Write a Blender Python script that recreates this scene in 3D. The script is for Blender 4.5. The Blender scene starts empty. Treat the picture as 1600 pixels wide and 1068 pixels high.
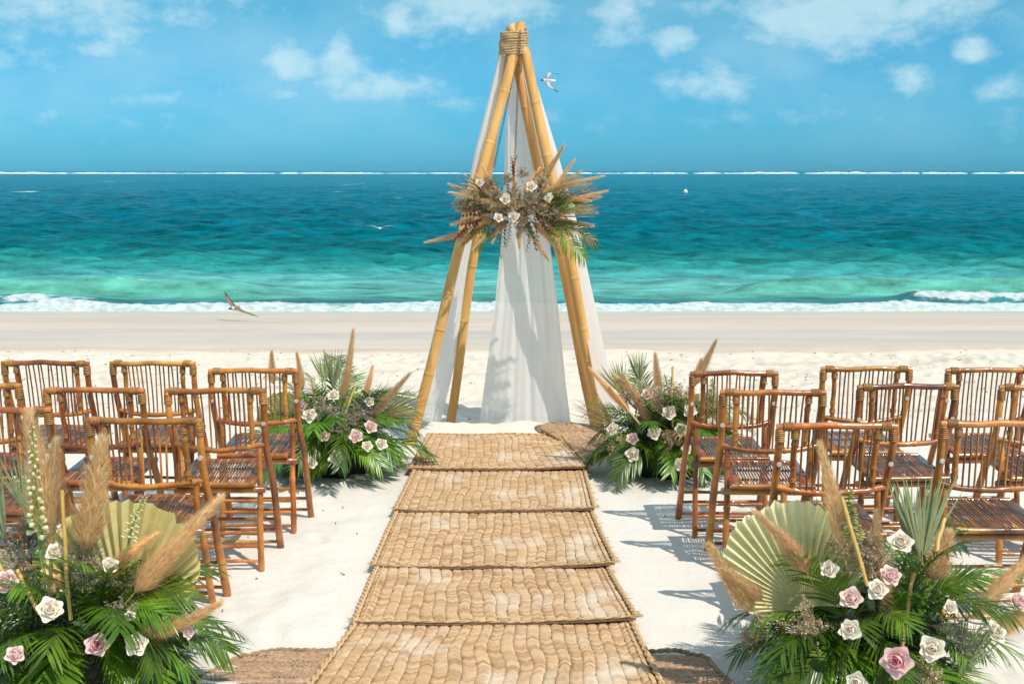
import bpy, math, random
import numpy as np
from mathutils import Vector, Matrix, Quaternion, Euler
R = random.Random(7)
PI = math.pi
sc = bpy.context.scene
COL = sc.collection

# ------------------------------------------------------------------ camera, sky, sun, exposure
HC, FPX, TH = 1.85, 1800.0, math.radians(8.41)
cam = bpy.data.cameras.new('camera'); camo = bpy.data.objects.new('camera', cam); COL.objects.link(camo)
camo.location = (0, 0, HC); camo.rotation_euler = (PI/2 - TH, 0, 0)
cam.sensor_width = 36; cam.lens = 36*FPX/1600; cam.clip_start = .05; cam.clip_end = 90000
cam.dof.use_dof = True; cam.dof.focus_distance = 6.6; cam.dof.aperture_fstop = 9
sc.camera = camo
SUN_TO = Vector((.40, -.45, .86)).normalized()
sun = bpy.data.lights.new('sun', 'SUN'); suno = bpy.data.objects.new('sun', sun); COL.objects.link(suno)
sun.energy = 4.1; sun.angle = math.radians(.53); sun.color = (1.0, .945, .85)
suno.rotation_euler = SUN_TO.to_track_quat('Z', 'Y').to_euler()
sc.view_settings.view_transform = 'Standard'; sc.view_settings.look = 'None'
sc.view_settings.exposure = 0.14; sc.view_settings.gamma = 1

world = bpy.data.worlds.new('World'); sc.world = world; world.use_nodes = True
wn = world.node_tree; wn.nodes.clear()
def N(t, kind, **kw):
    n = t.nodes.new(kind)
    for k, v in kw.items():
        if k.startswith('i_'): n.inputs[k[2:].replace('_', ' ')].default_value = v
        else: setattr(n, k, v)
    return n
def MATH(t, op, a, b=None, c=None, clamp=False):
    n = t.nodes.new('ShaderNodeMath'); n.operation = op; n.use_clamp = clamp
    for i, v in enumerate((a, b, c)):
        if v is None: continue
        if isinstance(v, (int, float)): n.inputs[i].default_value = v
        else: t.links.new(v, n.inputs[i])
    return n.outputs[0]
def MIX(t, fac, a, b, mode='MIX'):
    n = t.nodes.new('ShaderNodeMix'); n.data_type = 'RGBA'; n.blend_type = mode
    for s, v in ((n.inputs[0], fac), (n.inputs[6], a), (n.inputs[7], b)):
        if isinstance(v, (int, float)): s.default_value = v
        elif isinstance(v, tuple): s.default_value = (*v[:3], 1)
        else: t.links.new(v, s)
    return n.outputs[2]
def build_world():
    t = wn; L = t.links.new
    sky = N(t, 'ShaderNodeTexSky'); sky.sky_type = 'NISHITA'; sky.sun_disc = False
    sky.sun_elevation = math.asin(SUN_TO.z); sky.sun_rotation = math.atan2(SUN_TO.x, SUN_TO.y)
    sky.air_density = 1.0; sky.dust_density = .3; sky.ozone_density = 2.0; sky.altitude = 0
    geo = N(t, 'ShaderNodeTexCoord'); sep = N(t, 'ShaderNodeSeparateXYZ'); L(geo.outputs['Generated'], sep.inputs[0])
    az = MATH(t, 'ARCTAN2', sep.outputs[0], sep.outputs[1]); el = MATH(t, 'ARCSINE', sep.outputs[2])
    # clear-air colour of this photograph: a strong cyan blue over the whole dome
    r = N(t, 'ShaderNodeValToRGB'); L(MATH(t, 'MULTIPLY', el, 2.0, clamp=True), r.inputs[0])
    r.color_ramp.elements[0].position = 0; r.color_ramp.elements[0].color = (.105, .47, .93, 1)
    r.color_ramp.elements[1].position = .30; r.color_ramp.elements[1].color = (.235, .69, .78, 1)
    e = r.color_ramp.elements.new(1.0); e.color = (.95, 1.0, 1.0, 1)
    tinted = MIX(t, 1.0, sky.outputs[0], r.outputs[0], 'MULTIPLY')
    # clouds: fractal noise over direction, denser where the cumulus groups stand
    com = N(t, 'ShaderNodeCombineXYZ'); L(az, com.inputs[0]); L(MATH(t, 'MULTIPLY', el, 1.6), com.inputs[1])
    nz = N(t, 'ShaderNodeTexNoise', i_Scale=13.0, i_Detail=10.0, i_Roughness=.58, i_Distortion=.15); L(com.outputs[0], nz.inputs['Vector'])
    nf = N(t, 'ShaderNodeTexNoise', i_Scale=44.0, i_Detail=8.0, i_Roughness=.6, i_Distortion=.1); L(com.outputs[0], nf.inputs['Vector'])
    groups = [(120,30,230,52,.40),(285,30,70,34,.30),(740,15,95,42,.55),(540,105,26,36,.62),(610,142,80,22,.58),(470,105,34,24,.45),
        (1295,42,135,38,.72),(1330,20,70,26,.3),(1050,72,30,18,.55),(955,28,42,42,.40),(1465,96,26,18,.5),(632,38,30,26,.4),(250,162,42,11,.42),(170,95,75,12,.3),
        (1385,142,34,18,.40),(1500,158,34,18,.40),(1570,4,70,10,.45),(1110,140,80,26,.30),(30,110,34,40,.34),(450,155,60,12,.3),(1180,190,200,16,.16),(150,190,120,12,.18),(860,190,120,14,.12),(700,165,70,12,.25)]
    tot = None
    for px, py, rx, ry, w in groups:
        dx = MATH(t, 'MULTIPLY', MATH(t, 'SUBTRACT', az, (px-800)/1800), 1800/rx)
        dy = MATH(t, 'MULTIPLY', MATH(t, 'SUBTRACT', el, (268-py)/1800), 1800/ry)
        q = MATH(t, 'ADD', MATH(t, 'MULTIPLY', dx, dx), MATH(t, 'MULTIPLY', dy, dy))
        g = MATH(t, 'MULTIPLY', MATH(t, 'EXPONENT', MATH(t, 'MULTIPLY', q, -.7)), w)
        tot = g if tot is None else MATH(t, 'MAXIMUM', tot, g)
    d = MATH(t, 'ADD', MATH(t, 'MULTIPLY', nz.outputs[0], .62), MATH(t, 'MULTIPLY', nf.outputs[0], .38))
    d = MATH(t, 'ADD', d, MATH(t, 'MULTIPLY', tot, .58))
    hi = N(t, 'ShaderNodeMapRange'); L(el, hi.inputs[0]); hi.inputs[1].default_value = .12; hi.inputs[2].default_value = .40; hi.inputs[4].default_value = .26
    d = MATH(t, 'ADD', d, hi.outputs[0])   # extra cloud added overhead, out of view, to whiten the blue fill light
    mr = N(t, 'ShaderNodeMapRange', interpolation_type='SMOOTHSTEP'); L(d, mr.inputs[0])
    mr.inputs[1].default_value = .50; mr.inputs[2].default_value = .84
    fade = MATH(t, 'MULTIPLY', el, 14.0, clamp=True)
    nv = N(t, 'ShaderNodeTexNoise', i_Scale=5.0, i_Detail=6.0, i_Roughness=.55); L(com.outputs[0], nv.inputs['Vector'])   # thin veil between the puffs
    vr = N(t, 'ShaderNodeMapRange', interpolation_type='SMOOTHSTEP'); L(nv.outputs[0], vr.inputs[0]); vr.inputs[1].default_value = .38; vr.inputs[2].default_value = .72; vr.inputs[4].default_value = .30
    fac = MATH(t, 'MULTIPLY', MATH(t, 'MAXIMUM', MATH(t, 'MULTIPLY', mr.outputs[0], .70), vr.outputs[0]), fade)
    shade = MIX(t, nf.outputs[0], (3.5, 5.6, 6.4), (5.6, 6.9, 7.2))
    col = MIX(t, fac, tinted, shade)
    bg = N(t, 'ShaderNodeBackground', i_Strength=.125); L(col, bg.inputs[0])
    out = N(t, 'ShaderNodeOutputWorld'); L(bg.outputs[0], out.inputs[0])
build_world()

# ------------------------------------------------------------------ helpers
def at(px, py, Y):
    xr, yr = (px-800)/FPX, (534-py)/FPX
    dy = math.cos(TH)+yr*math.sin(TH); dz = -math.sin(TH)+yr*math.cos(TH); t = Y/dy
    return Vector((xr*t, Y, HC+dz*t))
def gr(px, py, z=0.0):
    xr, yr = (px-800)/FPX, (534-py)/FPX
    dy = math.cos(TH)+yr*math.sin(TH); dz = -math.sin(TH)+yr*math.cos(TH); t = (z-HC)/dz
    return Vector((xr*t, dy*t, z))
def _hash(ix, iy, seed):
    h = (ix.astype(np.int64)*374761393 + iy.astype(np.int64)*668265263 + seed*2147483647) & 0xffffffff
    h = ((h ^ (h >> 13))*1274126177) & 0xffffffff
    h = ((h ^ (h >> 16))*2246822519) & 0xffffffff
    return ((h ^ (h >> 15)) & 0xffffff)/float(0xffffff)
def vn(x, y, seed=0):
    ix, iy = np.floor(x), np.floor(y); fx, fy = x-ix, y-iy
    fx = fx*fx*fx*(fx*(fx*6-15)+10); fy = fy*fy*fy*(fy*(fy*6-15)+10)
    a, b, c, d = _hash(ix, iy, seed), _hash(ix+1, iy, seed), _hash(ix, iy+1, seed), _hash(ix+1, iy+1, seed)
    return (a*(1-fx)+b*fx)*(1-fy)+(c*(1-fx)+d*fx)*fy
def fbm(x, y, seed=0, o=4, g=.5):
    s = 0; a = 1; tot = 0
    for i in range(o):
        s = s+a*(vn(x*2**i+17.3*i, y*2**i-9.1*i, seed+i)-.5); tot += a; a *= g
    return s/tot*2
def sm(a, b, x):
    t = np.clip((x-a)/(b-a), 0, 1); return t*t*(3-2*t)

class MB:
    def __init__(s): s.v = []; s.f = []; s.mi = []; s.c = []
    def add(s, vs, fs, mi=0, c=None):
        b = len(s.v); s.v += [tuple(v) for v in vs]; s.f += [tuple(i+b for i in f) for f in fs]; s.mi += [mi]*len(fs)
        s.c += [c or (1, 1, 1)]*len(vs)
    def tube(s, pts, rad, n=8, cap=True, mi=0, c=None, flat=1.0):
        pts = [Vector(p) for p in pts]; m = len(pts)
        if not hasattr(rad, '__len__'): rad = [rad]*m
        vs, fs = [], []
        t0 = (pts[1]-pts[0]).normalized()
        up = Vector((0, 0, 1)) if abs(t0.z) < .9 else Vector((0, 1, 0))
        a = t0.cross(up).normalized()
        for i, p in enumerate(pts):
            t = (pts[min(i+1, m-1)]-pts[max(i-1, 0)]).normalized()
            a = (a-t*a.dot(t)).normalized(); b = t.cross(a)
            for k in range(n):
                w = 2*PI*k/n; vs.append(p+(a*math.cos(w)+b*math.sin(w)*flat)*rad[i])
        for i in range(m-1):
            for k in range(n):
                fs.append((i*n+k, i*n+(k+1) % n, (i+1)*n+(k+1) % n, (i+1)*n+k))
        s.add(vs, fs, mi, c)
        if cap: s.add(vs[:n]+vs[-n:], [tuple(range(n-1, -1, -1)), tuple(n+k for k in range(n))], mi, c)
    def box(s, c, d, rot=None, mi=0, col=None):
        c = Vector(c); vs = []
        for x in (-1, 1):
            for y in (-1, 1):
                for z in (-1, 1):
                    v = Vector((x*d[0]/2, y*d[1]/2, z*d[2]/2))
                    if rot: v = rot @ v
                    vs.append(c+v)
        s.add(vs, [(0,1,3,2),(4,6,7,5),(0,4,5,1),(2,3,7,6),(0,2,6,4),(1,5,7,3)], mi, col)
    def mesh(s, name, mats, smooth=True, color=False):
        me = bpy.data.meshes.new(name); me.from_pydata(s.v, [], s.f)
        for m in (mats if isinstance(mats, (list, tuple)) else [mats]): me.materials.append(m)
        if any(s.mi): me.polygons.foreach_set('material_index', s.mi)
        if smooth: me.polygons.foreach_set('use_smooth', [True]*len(me.polygons))
        if color:
            ca = me.color_attributes.new('Col', 'FLOAT_COLOR', 'POINT')
            ca.data.foreach_set('color', np.array([(*c, 1) for c in s.c], dtype=np.float32).ravel())
        me.update(); return me
def obj(name, me, parent=None, loc=None, rot=None, scl=None, mw=None):
    o = bpy.data.objects.new(name, me); COL.objects.link(o)
    if parent: o.parent = parent
    if mw is not None: o.matrix_local = mw
    else:
        if loc is not None: o.location = loc
        if rot is not None: o.rotation_euler = rot
        if scl is not None: o.scale = scl if hasattr(scl, '__len__') else (scl,)*3
    return o
def tag(o, label=None, cat=None, group=None, kind=None):
    if label: o['label'] = label
    if cat: o['category'] = cat
    if group: o['group'] = group
    if kind: o['kind'] = kind
    return o
def thing(name, label, cat, loc=(0,0,0), rz=0, group=None):
    o = obj(name, None, loc=loc, rot=(0, 0, rz)); o.empty_display_size = .1
    return tag(o, label, cat, group)
def grid_mesh(name, X, Y, Z, mat, col=None, smooth=True):
    h, w = X.shape
    co = np.stack([X, Y, Z], -1).reshape(-1, 3).astype(np.float32)
    i = np.arange((h-1)*(w-1)); r, c = i//(w-1), i % (w-1); a = r*w+c
    f = np.stack([a, a+1, a+w+1, a+w], -1).astype(np.int32)
    me = bpy.data.meshes.new(name); me.vertices.add(len(co)); me.vertices.foreach_set('co', co.ravel())
    me.loops.add(f.size); me.loops.foreach_set('vertex_index', f.ravel())
    me.polygons.add(len(f)); me.polygons.foreach_set('loop_start', np.arange(0, f.size, 4, dtype=np.int32))
    try: me.polygons.foreach_set('loop_total', np.full(len(f), 4, dtype=np.int32))
    except Exception: pass
    me.update(calc_edges=True); me.validate()
    if smooth: me.polygons.foreach_set('use_smooth', np.ones(len(f), dtype=bool))
    if col is not None:
        ca = me.color_attributes.new('Col', 'FLOAT_COLOR', 'POINT')
        cc = np.concatenate([col.reshape(-1, 3), np.ones((len(co), 1))], 1).astype(np.float32)
        ca.data.foreach_set('color', cc.ravel())
    me.materials.append(mat); return me

# ------------------------------------------------------------------ materials
def pmat(name, c1, c2, scale=8, rough=.6, bump=.0, bscale=40, stretch=(1,1,1), rand=.0, transl=0.0, spec=.5, coat=0.0,
         attr=False, detail=5, pos=(.3, .7), metal=0, alpha=1.0, c3=None, bdist=.01, two=None):
    m = bpy.data.materials.new(name); m.use_nodes = True; t = m.node_tree; L = t.links.new
    b = t.nodes['Principled BSDF']; out = t.nodes['Material Output']
    tc = N(t, 'ShaderNodeTexCoord'); oi = N(t, 'ShaderNodeObjectInfo')
    add = N(t, 'ShaderNodeVectorMath', operation='ADD'); L(tc.outputs['Object'], add.inputs[0])
    sc_ = N(t, 'ShaderNodeVectorMath', operation='SCALE'); sc_.inputs[0].default_value = (37, 19, 53); L(oi.outputs['Random'], sc_.inputs['Scale']); L(sc_.outputs[0], add.inputs[1])
    mp = N(t, 'ShaderNodeVectorMath', operation='MULTIPLY'); mp.inputs[1].default_value = stretch; L(add.outputs[0], mp.inputs[0])
    nz = N(t, 'ShaderNodeTexNoise', i_Scale=scale, i_Detail=detail, i_Roughness=.6); L(mp.outputs[0], nz.inputs['Vector'])
    r = N(t, 'ShaderNodeValToRGB'); L(nz.outputs[0], r.inputs[0])
    r.color_ramp.elements[0].position = pos[0]; r.color_ramp.elements[0].color = (*c1, 1)
    r.color_ramp.elements[1].position = pos[1]; r.color_ramp.elements[1].color = (*c2, 1)
    if c3: e = r.color_ramp.elements.new((pos[0]+pos[1])/2); e.color = (*c3, 1)
    col = r.outputs[0]
    if attr:
        at_ = N(t, 'ShaderNodeAttribute', attribute_name='Col'); col = MIX(t, 1.0, col, at_.outputs[0], 'MULTIPLY')
    if rand:
        hs = N(t, 'ShaderNodeHueSaturation'); L(col, hs.inputs['Color'])
        L(MATH(t, 'ADD', MATH(t, 'MULTIPLY', oi.outputs['Random'], rand*2), 1-rand), hs.inputs['Value'])
        h = MATH(t, 'FRACT', MATH(t, 'MULTIPLY', oi.outputs['Random'], 7.31))
        L(MATH(t, 'ADD', MATH(t, 'MULTIPLY', h, rand*.06), .5-rand*.03), hs.inputs['Hue']); col = hs.outputs[0]
    L(col, b.inputs['Base Color'])
    b.inputs['Roughness'].default_value = rough; b.inputs['Specular IOR Level'].default_value = spec
    b.inputs['Metallic'].default_value = metal; b.inputs['Coat Weight'].default_value = coat; b.inputs['Coat Roughness'].default_value = .12
    if bump:
        n2 = N(t, 'ShaderNodeTexNoise', i_Scale=bscale, i_Detail=4); L(mp.outputs[0], n2.inputs['Vector'])
        bp = N(t, 'ShaderNodeBump', i_Strength=bump, i_Distance=bdist); L(n2.outputs[0], bp.inputs['Height']); L(bp.outputs[0], b.inputs['Normal'])
    sh = b.outputs[0]
    if transl:
        tr = N(t, 'ShaderNodeBsdfTranslucent'); L(col, tr.inputs[0])
        mx = N(t, 'ShaderNodeMixShader'); mx.inputs[0].default_value = transl; L(sh, mx.inputs[1]); L(tr.outputs[0], mx.inputs[2]); sh = mx.outputs[0]
    if alpha < 1:
        tp = N(t, 'ShaderNodeBsdfTransparent'); mx = N(t, 'ShaderNodeMixShader'); mx.inputs[0].default_value = alpha
        L(tp.outputs[0], mx.inputs[1]); L(sh, mx.inputs[2]); sh = mx.outputs[0]
    L(sh, out.inputs['Surface'])
    return m
M = {}
M['varnish'] = pmat('varnished_bamboo', (.085,.022,.006), (.56,.22,.042), 5, .30, .25, 60, (1,1,1), .30, spec=.5, coat=.5, c3=(.31,.09,.015), bdist=.003)
M['varnish_dark'] = pmat('dark_varnished_bamboo', (.06,.017,.006), (.31,.10,.02), 7, .3, .25, 60, (1,1,1), .35, spec=.6, coat=.6, bdist=.003)
M['rattan'] = pmat('rattan_binding', (.20,.075,.018), (.46,.22,.06), 30, .4, .4, 120, (1,1,4), .25, bdist=.003)
M['white_cap'] = pmat('pale_cap', (.40,.34,.31), (.55,.50,.47), 60, .5)
M['bamboo'] = pmat('pale_bamboo', (.54,.26,.065), (.80,.47,.165), 3, .42, .12, 40, (3,3,.6), .08, spec=.4, c3=(.66,.37,.12), bdist=.003)
M['bamboo_node'] = pmat('bamboo_node', (.30,.14,.04), (.62,.40,.17), 40, .6, .3, 90)
M['rope'] = pmat('jute_rope', (.34,.20,.09), (.60,.42,.23), 60, .85, .8, 160, (1,1,3), bdist=.004)
M['chain'] = pmat('rusty_chain', (.09,.045,.02), (.22,.12,.06), 50, .45, metal=.6)
M['palm'] = pmat('green_palm', (.028,.085,.006), (.15,.27,.020), 9, .30, 0, rand=.48, transl=.25, spec=.55)
M['palm_dry'] = pmat('dried_palm', (.22,.13,.045), (.42,.29,.11), 14, .55, 0, rand=.25, transl=.2)
M['fan'] = pmat('dried_fan_palm', (.78,.64,.25), (.88,.78,.41), 7, .5, .2, 60, rand=.12, transl=.25)
M['fan_green'] = pmat('pale_green_fan_palm', (.72,.67,.36), (.84,.80,.52), 7, .5, .2, 60, rand=.08, transl=.35)
M['blade'] = pmat('grey_green_palm_blade', (.20,.25,.10), (.42,.44,.23), 10, .5, 0, rand=.2, transl=.2)
M['plume'] = pmat('pampas_plume', (.76,.53,.27), (1.0,.84,.57), 25, .85, 0, rand=.16, transl=.5, attr=True)
M['stick'] = pmat('thin_bamboo_stick', (.45,.25,.06), (.62,.40,.12), 20, .45, 0, rand=.15)
M['stem'] = pmat('green_stem', (.10,.20,.03), (.22,.34,.06), 20, .5, transl=.15)
M['bell'] = pmat('pale_bell_blossom', (.55,.60,.22), (.80,.80,.52), 40, .5, transl=.3)
M['bellgreen'] = pmat('green_bell_blossom', (.24,.36,.07), (.50,.58,.20), 40, .5, transl=.3)
M['petal_white'] = pmat('cream_petal', (.90,.80,.64), (.94,.89,.79), 25, .5, transl=.3, spec=.3)
M['petal_peach'] = pmat('peach_inner_petal', (.74,.56,.40), (.82,.70,.55), 25, .5, transl=.3, spec=.3)
M['petal_pink'] = pmat('pink_petal', (.84,.46,.47), (.92,.70,.67), 18, .5, transl=.3, spec=.3)
M['petal_blush'] = pmat('blush_petal', (.88,.60,.55), (.93,.78,.72), 18, .5, transl=.3, spec=.3)
M['petal_deep'] = pmat('deep_pink_inner_petal', (.66,.10,.20), (.76,.26,.34), 18, .5, transl=.3, spec=.3)
M['dried'] = pmat('dried_blossom', (.34,.24,.14), (.66,.50,.32), 60, .9, rand=.25)
M['dried_grey'] = pmat('dried_grey_blossom', (.24,.20,.14), (.48,.42,.30), 60, .9, rand=.25)
M['euca'] = pmat('eucalyptus_leaf', (.045,.085,.04), (.13,.18,.09), 20, .5, rand=.3, transl=.2)
M['rust'] = pmat('rust_red_leaf', (.11,.028,.015), (.26,.085,.05), 20, .5, rand=.3, transl=.2)
M['moss'] = pmat('dark_moss', (.008,.012,.005), (.03,.045,.012), 30, .9, .8, 60, bdist=.02)
M['straw_dark'] = pmat('dark_straw', (.20,.11,.05), (.38,.24,.13), 30, .8, .5, 90, rand=.1, bdist=.004)
M['debris'] = pmat('dry_seaweed', (.10,.07,.045), (.30,.23,.16), 20, .9)

for i_, (g_, r_) in enumerate(((1.0, 1.0), (.80, .95), (1.12, 1.08), (.92, 1.12))):
    sc_c = lambda c: (min(1, c[0]*g_), min(1, c[1]*g_*r_), min(1, c[2]*g_*r_))
    M['varnish%d' % i_] = pmat('varnished_bamboo', sc_c((.085,.022,.006)), sc_c((.62,.26,.052)), 5, .27+.05*i_, .25, 60, (1,1,1), .32, spec=.5, coat=.5-.1*i_, c3=sc_c((.36,.115,.019)), bdist=.003)
def mat_drape():
    m = bpy.data.materials.new('sheer_white_cloth'); m.use_nodes = True; t = m.node_tree; L = t.links.new
    b = t.nodes['Principled BSDF']; out = t.nodes['Material Output']
    tc = N(t, 'ShaderNodeTexCoord'); mp = N(t, 'ShaderNodeVectorMath', operation='MULTIPLY'); mp.inputs[1].default_value = (28, 28, 1.2); L(tc.outputs['Object'], mp.inputs[0])
    nz = N(t, 'ShaderNodeTexNoise', i_Scale=1.0, i_Detail=3); L(mp.outputs[0], nz.inputs['Vector'])
    b.inputs['Base Color'].default_value = (.87,.82,.77,1); b.inputs['Roughness'].default_value = .8; b.inputs['Specular IOR Level'].default_value = .2
    bp = N(t, 'ShaderNodeBump', i_Strength=.15, i_Distance=.01); L(nz.outputs[0], bp.inputs['Height']); L(bp.outputs[0], b.inputs['Normal'])
    tr = N(t, 'ShaderNodeBsdfTranslucent'); tr.inputs[0].default_value = (.91,.85,.79,1)
    mx = N(t, 'ShaderNodeMixShader'); mx.inputs[0].default_value = .5; L(b.outputs[0], mx.inputs[1]); L(tr.outputs[0], mx.inputs[2])
    tp = N(t, 'ShaderNodeBsdfTransparent'); m2 = N(t, 'ShaderNodeMixShader')
    L(MATH(t, 'ADD', MATH(t, 'MULTIPLY', nz.outputs[0], .20), .82, clamp=True), m2.inputs[0]); L(tp.outputs[0], m2.inputs[1]); L(mx.outputs[0], m2.inputs[2])
    L(m2.outputs[0], out.inputs['Surface']); return m
M['drape'] = mat_drape()

def mat_sand():
    m = bpy.data.materials.new('coral_sand'); m.use_nodes = True; t = m.node_tree; L = t.links.new
    b = t.nodes['Principled BSDF']
    tc = N(t, 'ShaderNodeTexCoord'); at_ = N(t, 'ShaderNodeAttribute', attribute_name='Col')
    n1 = N(t, 'ShaderNodeTexNoise', i_Scale=2.2, i_Detail=6, i_Roughness=.65); L(tc.outputs['Object'], n1.inputs['Vector'])
    n2 = N(t, 'ShaderNodeTexNoise', i_Scale=260, i_Detail=3); L(tc.outputs['Object'], n2.inputs['Vector'])
    n3 = N(t, 'ShaderNodeTexNoise', i_Scale=22, i_Detail=6, i_Roughness=.7); L(tc.outputs['Object'], n3.inputs['Vector'])
    v = MATH(t, 'ADD', MATH(t, 'MULTIPLY', n1.outputs[0], .12), MATH(t, 'MULTIPLY', n2.outputs[0], .22)); v = MATH(t, 'ADD', MATH(t, 'ADD', v, MATH(t, 'MULTIPLY', n3.outputs[0], .14)), .76)
    hs = N(t, 'ShaderNodeHueSaturation'); L(at_.outputs[0], hs.inputs['Color']); L(v, hs.inputs['Value']); L(hs.outputs[0], b.inputs['Base Color'])
    sp = N(t, 'ShaderNodeSeparateXYZ'); L(tc.outputs['Object'], sp.inputs[0])   # the sea keeps the sand wet beyond the berm
    wet = N(t, 'ShaderNodeMapRange', interpolation_type='SMOOTHSTEP'); L(MATH(t, 'ADD', sp.outputs[1], MATH(t, 'MULTIPLY', n1.outputs[0], .8)), wet.inputs[0]); wet.inputs[1].default_value = 12.1; wet.inputs[2].default_value = 12.9
    L(MATH(t, 'SUBTRACT', .95, MATH(t, 'MULTIPLY', wet.outputs[0], .52)), b.inputs['Roughness'])
    L(MATH(t, 'ADD', .12, MATH(t, 'MULTIPLY', wet.outputs[0], .12)), b.inputs['Specular IOR Level'])
    hh = MATH(t, 'ADD', MATH(t, 'MULTIPLY', n3.outputs[0], .8), MATH(t, 'MULTIPLY', n2.outputs[0], .25))
    bp = N(t, 'ShaderNodeBump', i_Strength=.7, i_Distance=.012); L(hh, bp.inputs['Height']); L(bp.outputs[0], b.inputs['Normal'])
    return m
def mat_sea():
    m = bpy.data.materials.new('sea_water'); m.use_nodes = True; t = m.node_tree; L = t.links.new
    b = t.nodes['Principled BSDF']
    at_ = N(t, 'ShaderNodeAttribute', attribute_name='Col'); fo = N(t, 'ShaderNodeAttribute', attribute_name='Foam')
    tc = N(t, 'ShaderNodeTexCoord')
    def ns(sx, sy, s, d=5):
        mp = N(t, 'ShaderNodeVectorMath', operation='MULTIPLY'); mp.inputs[1].default_value = (sx, sy, 1); L(tc.outputs['Object'], mp.inputs[0])
        n = N(t, 'ShaderNodeTexNoise', i_Scale=s, i_Detail=d, i_Roughness=.68, i_Distortion=.05); L(mp.outputs[0], n.inputs['Vector']); return n.outputs[0]
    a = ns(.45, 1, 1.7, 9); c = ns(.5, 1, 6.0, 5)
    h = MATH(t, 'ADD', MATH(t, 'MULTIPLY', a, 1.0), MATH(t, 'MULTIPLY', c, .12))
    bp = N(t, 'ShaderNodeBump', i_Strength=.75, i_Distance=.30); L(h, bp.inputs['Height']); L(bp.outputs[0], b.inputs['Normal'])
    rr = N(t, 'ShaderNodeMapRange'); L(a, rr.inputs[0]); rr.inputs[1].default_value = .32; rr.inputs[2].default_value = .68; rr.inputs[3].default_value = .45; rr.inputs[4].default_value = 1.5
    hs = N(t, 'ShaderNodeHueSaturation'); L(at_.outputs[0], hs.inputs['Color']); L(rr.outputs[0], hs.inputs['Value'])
    # foam breaks up in lacy clots
    f1 = ns(.6, 1, 5.0, 8)
    fm = N(t, 'ShaderNodeMapRange', interpolation_type='SMOOTHSTEP'); L(MATH(t, 'ADD', fo.outputs['Fac'], MATH(t, 'MULTIPLY', MATH(t, 'SUBTRACT', f1, .5), 1.3)), fm.inputs[0])
    fm.inputs[1].default_value = .38; fm.inputs[2].default_value = .62
    f2 = ns(.7, 1, 9.0, 6); fr_ = N(t, 'ShaderNodeMapRange'); L(f2, fr_.inputs[0]); fr_.inputs[1].default_value = .40; fr_.inputs[2].default_value = .62
    fcol = MIX(t, fr_.outputs[0], (.40,.50,.50), (.68,.72,.72)); col = MIX(t, fm.outputs[0], hs.outputs[0], fcol); L(col, b.inputs['Base Color'])
    L(MATH(t, 'ADD', MATH(t, 'MULTIPLY', fm.outputs[0], .6), .22), b.inputs['Roughness'])
    b.inputs['IOR'].default_value = 1.12; b.inputs['Specular IOR Level'].default_value = .03
    return m
M['sand'] = mat_sand(); M['sea'] = mat_sea()
M['foam'] = pmat('sea_foam', (.70,.78,.80), (.88,.90,.90), 1.5, .8, .6, 3, (1,1,1), bdist=.1)

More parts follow.
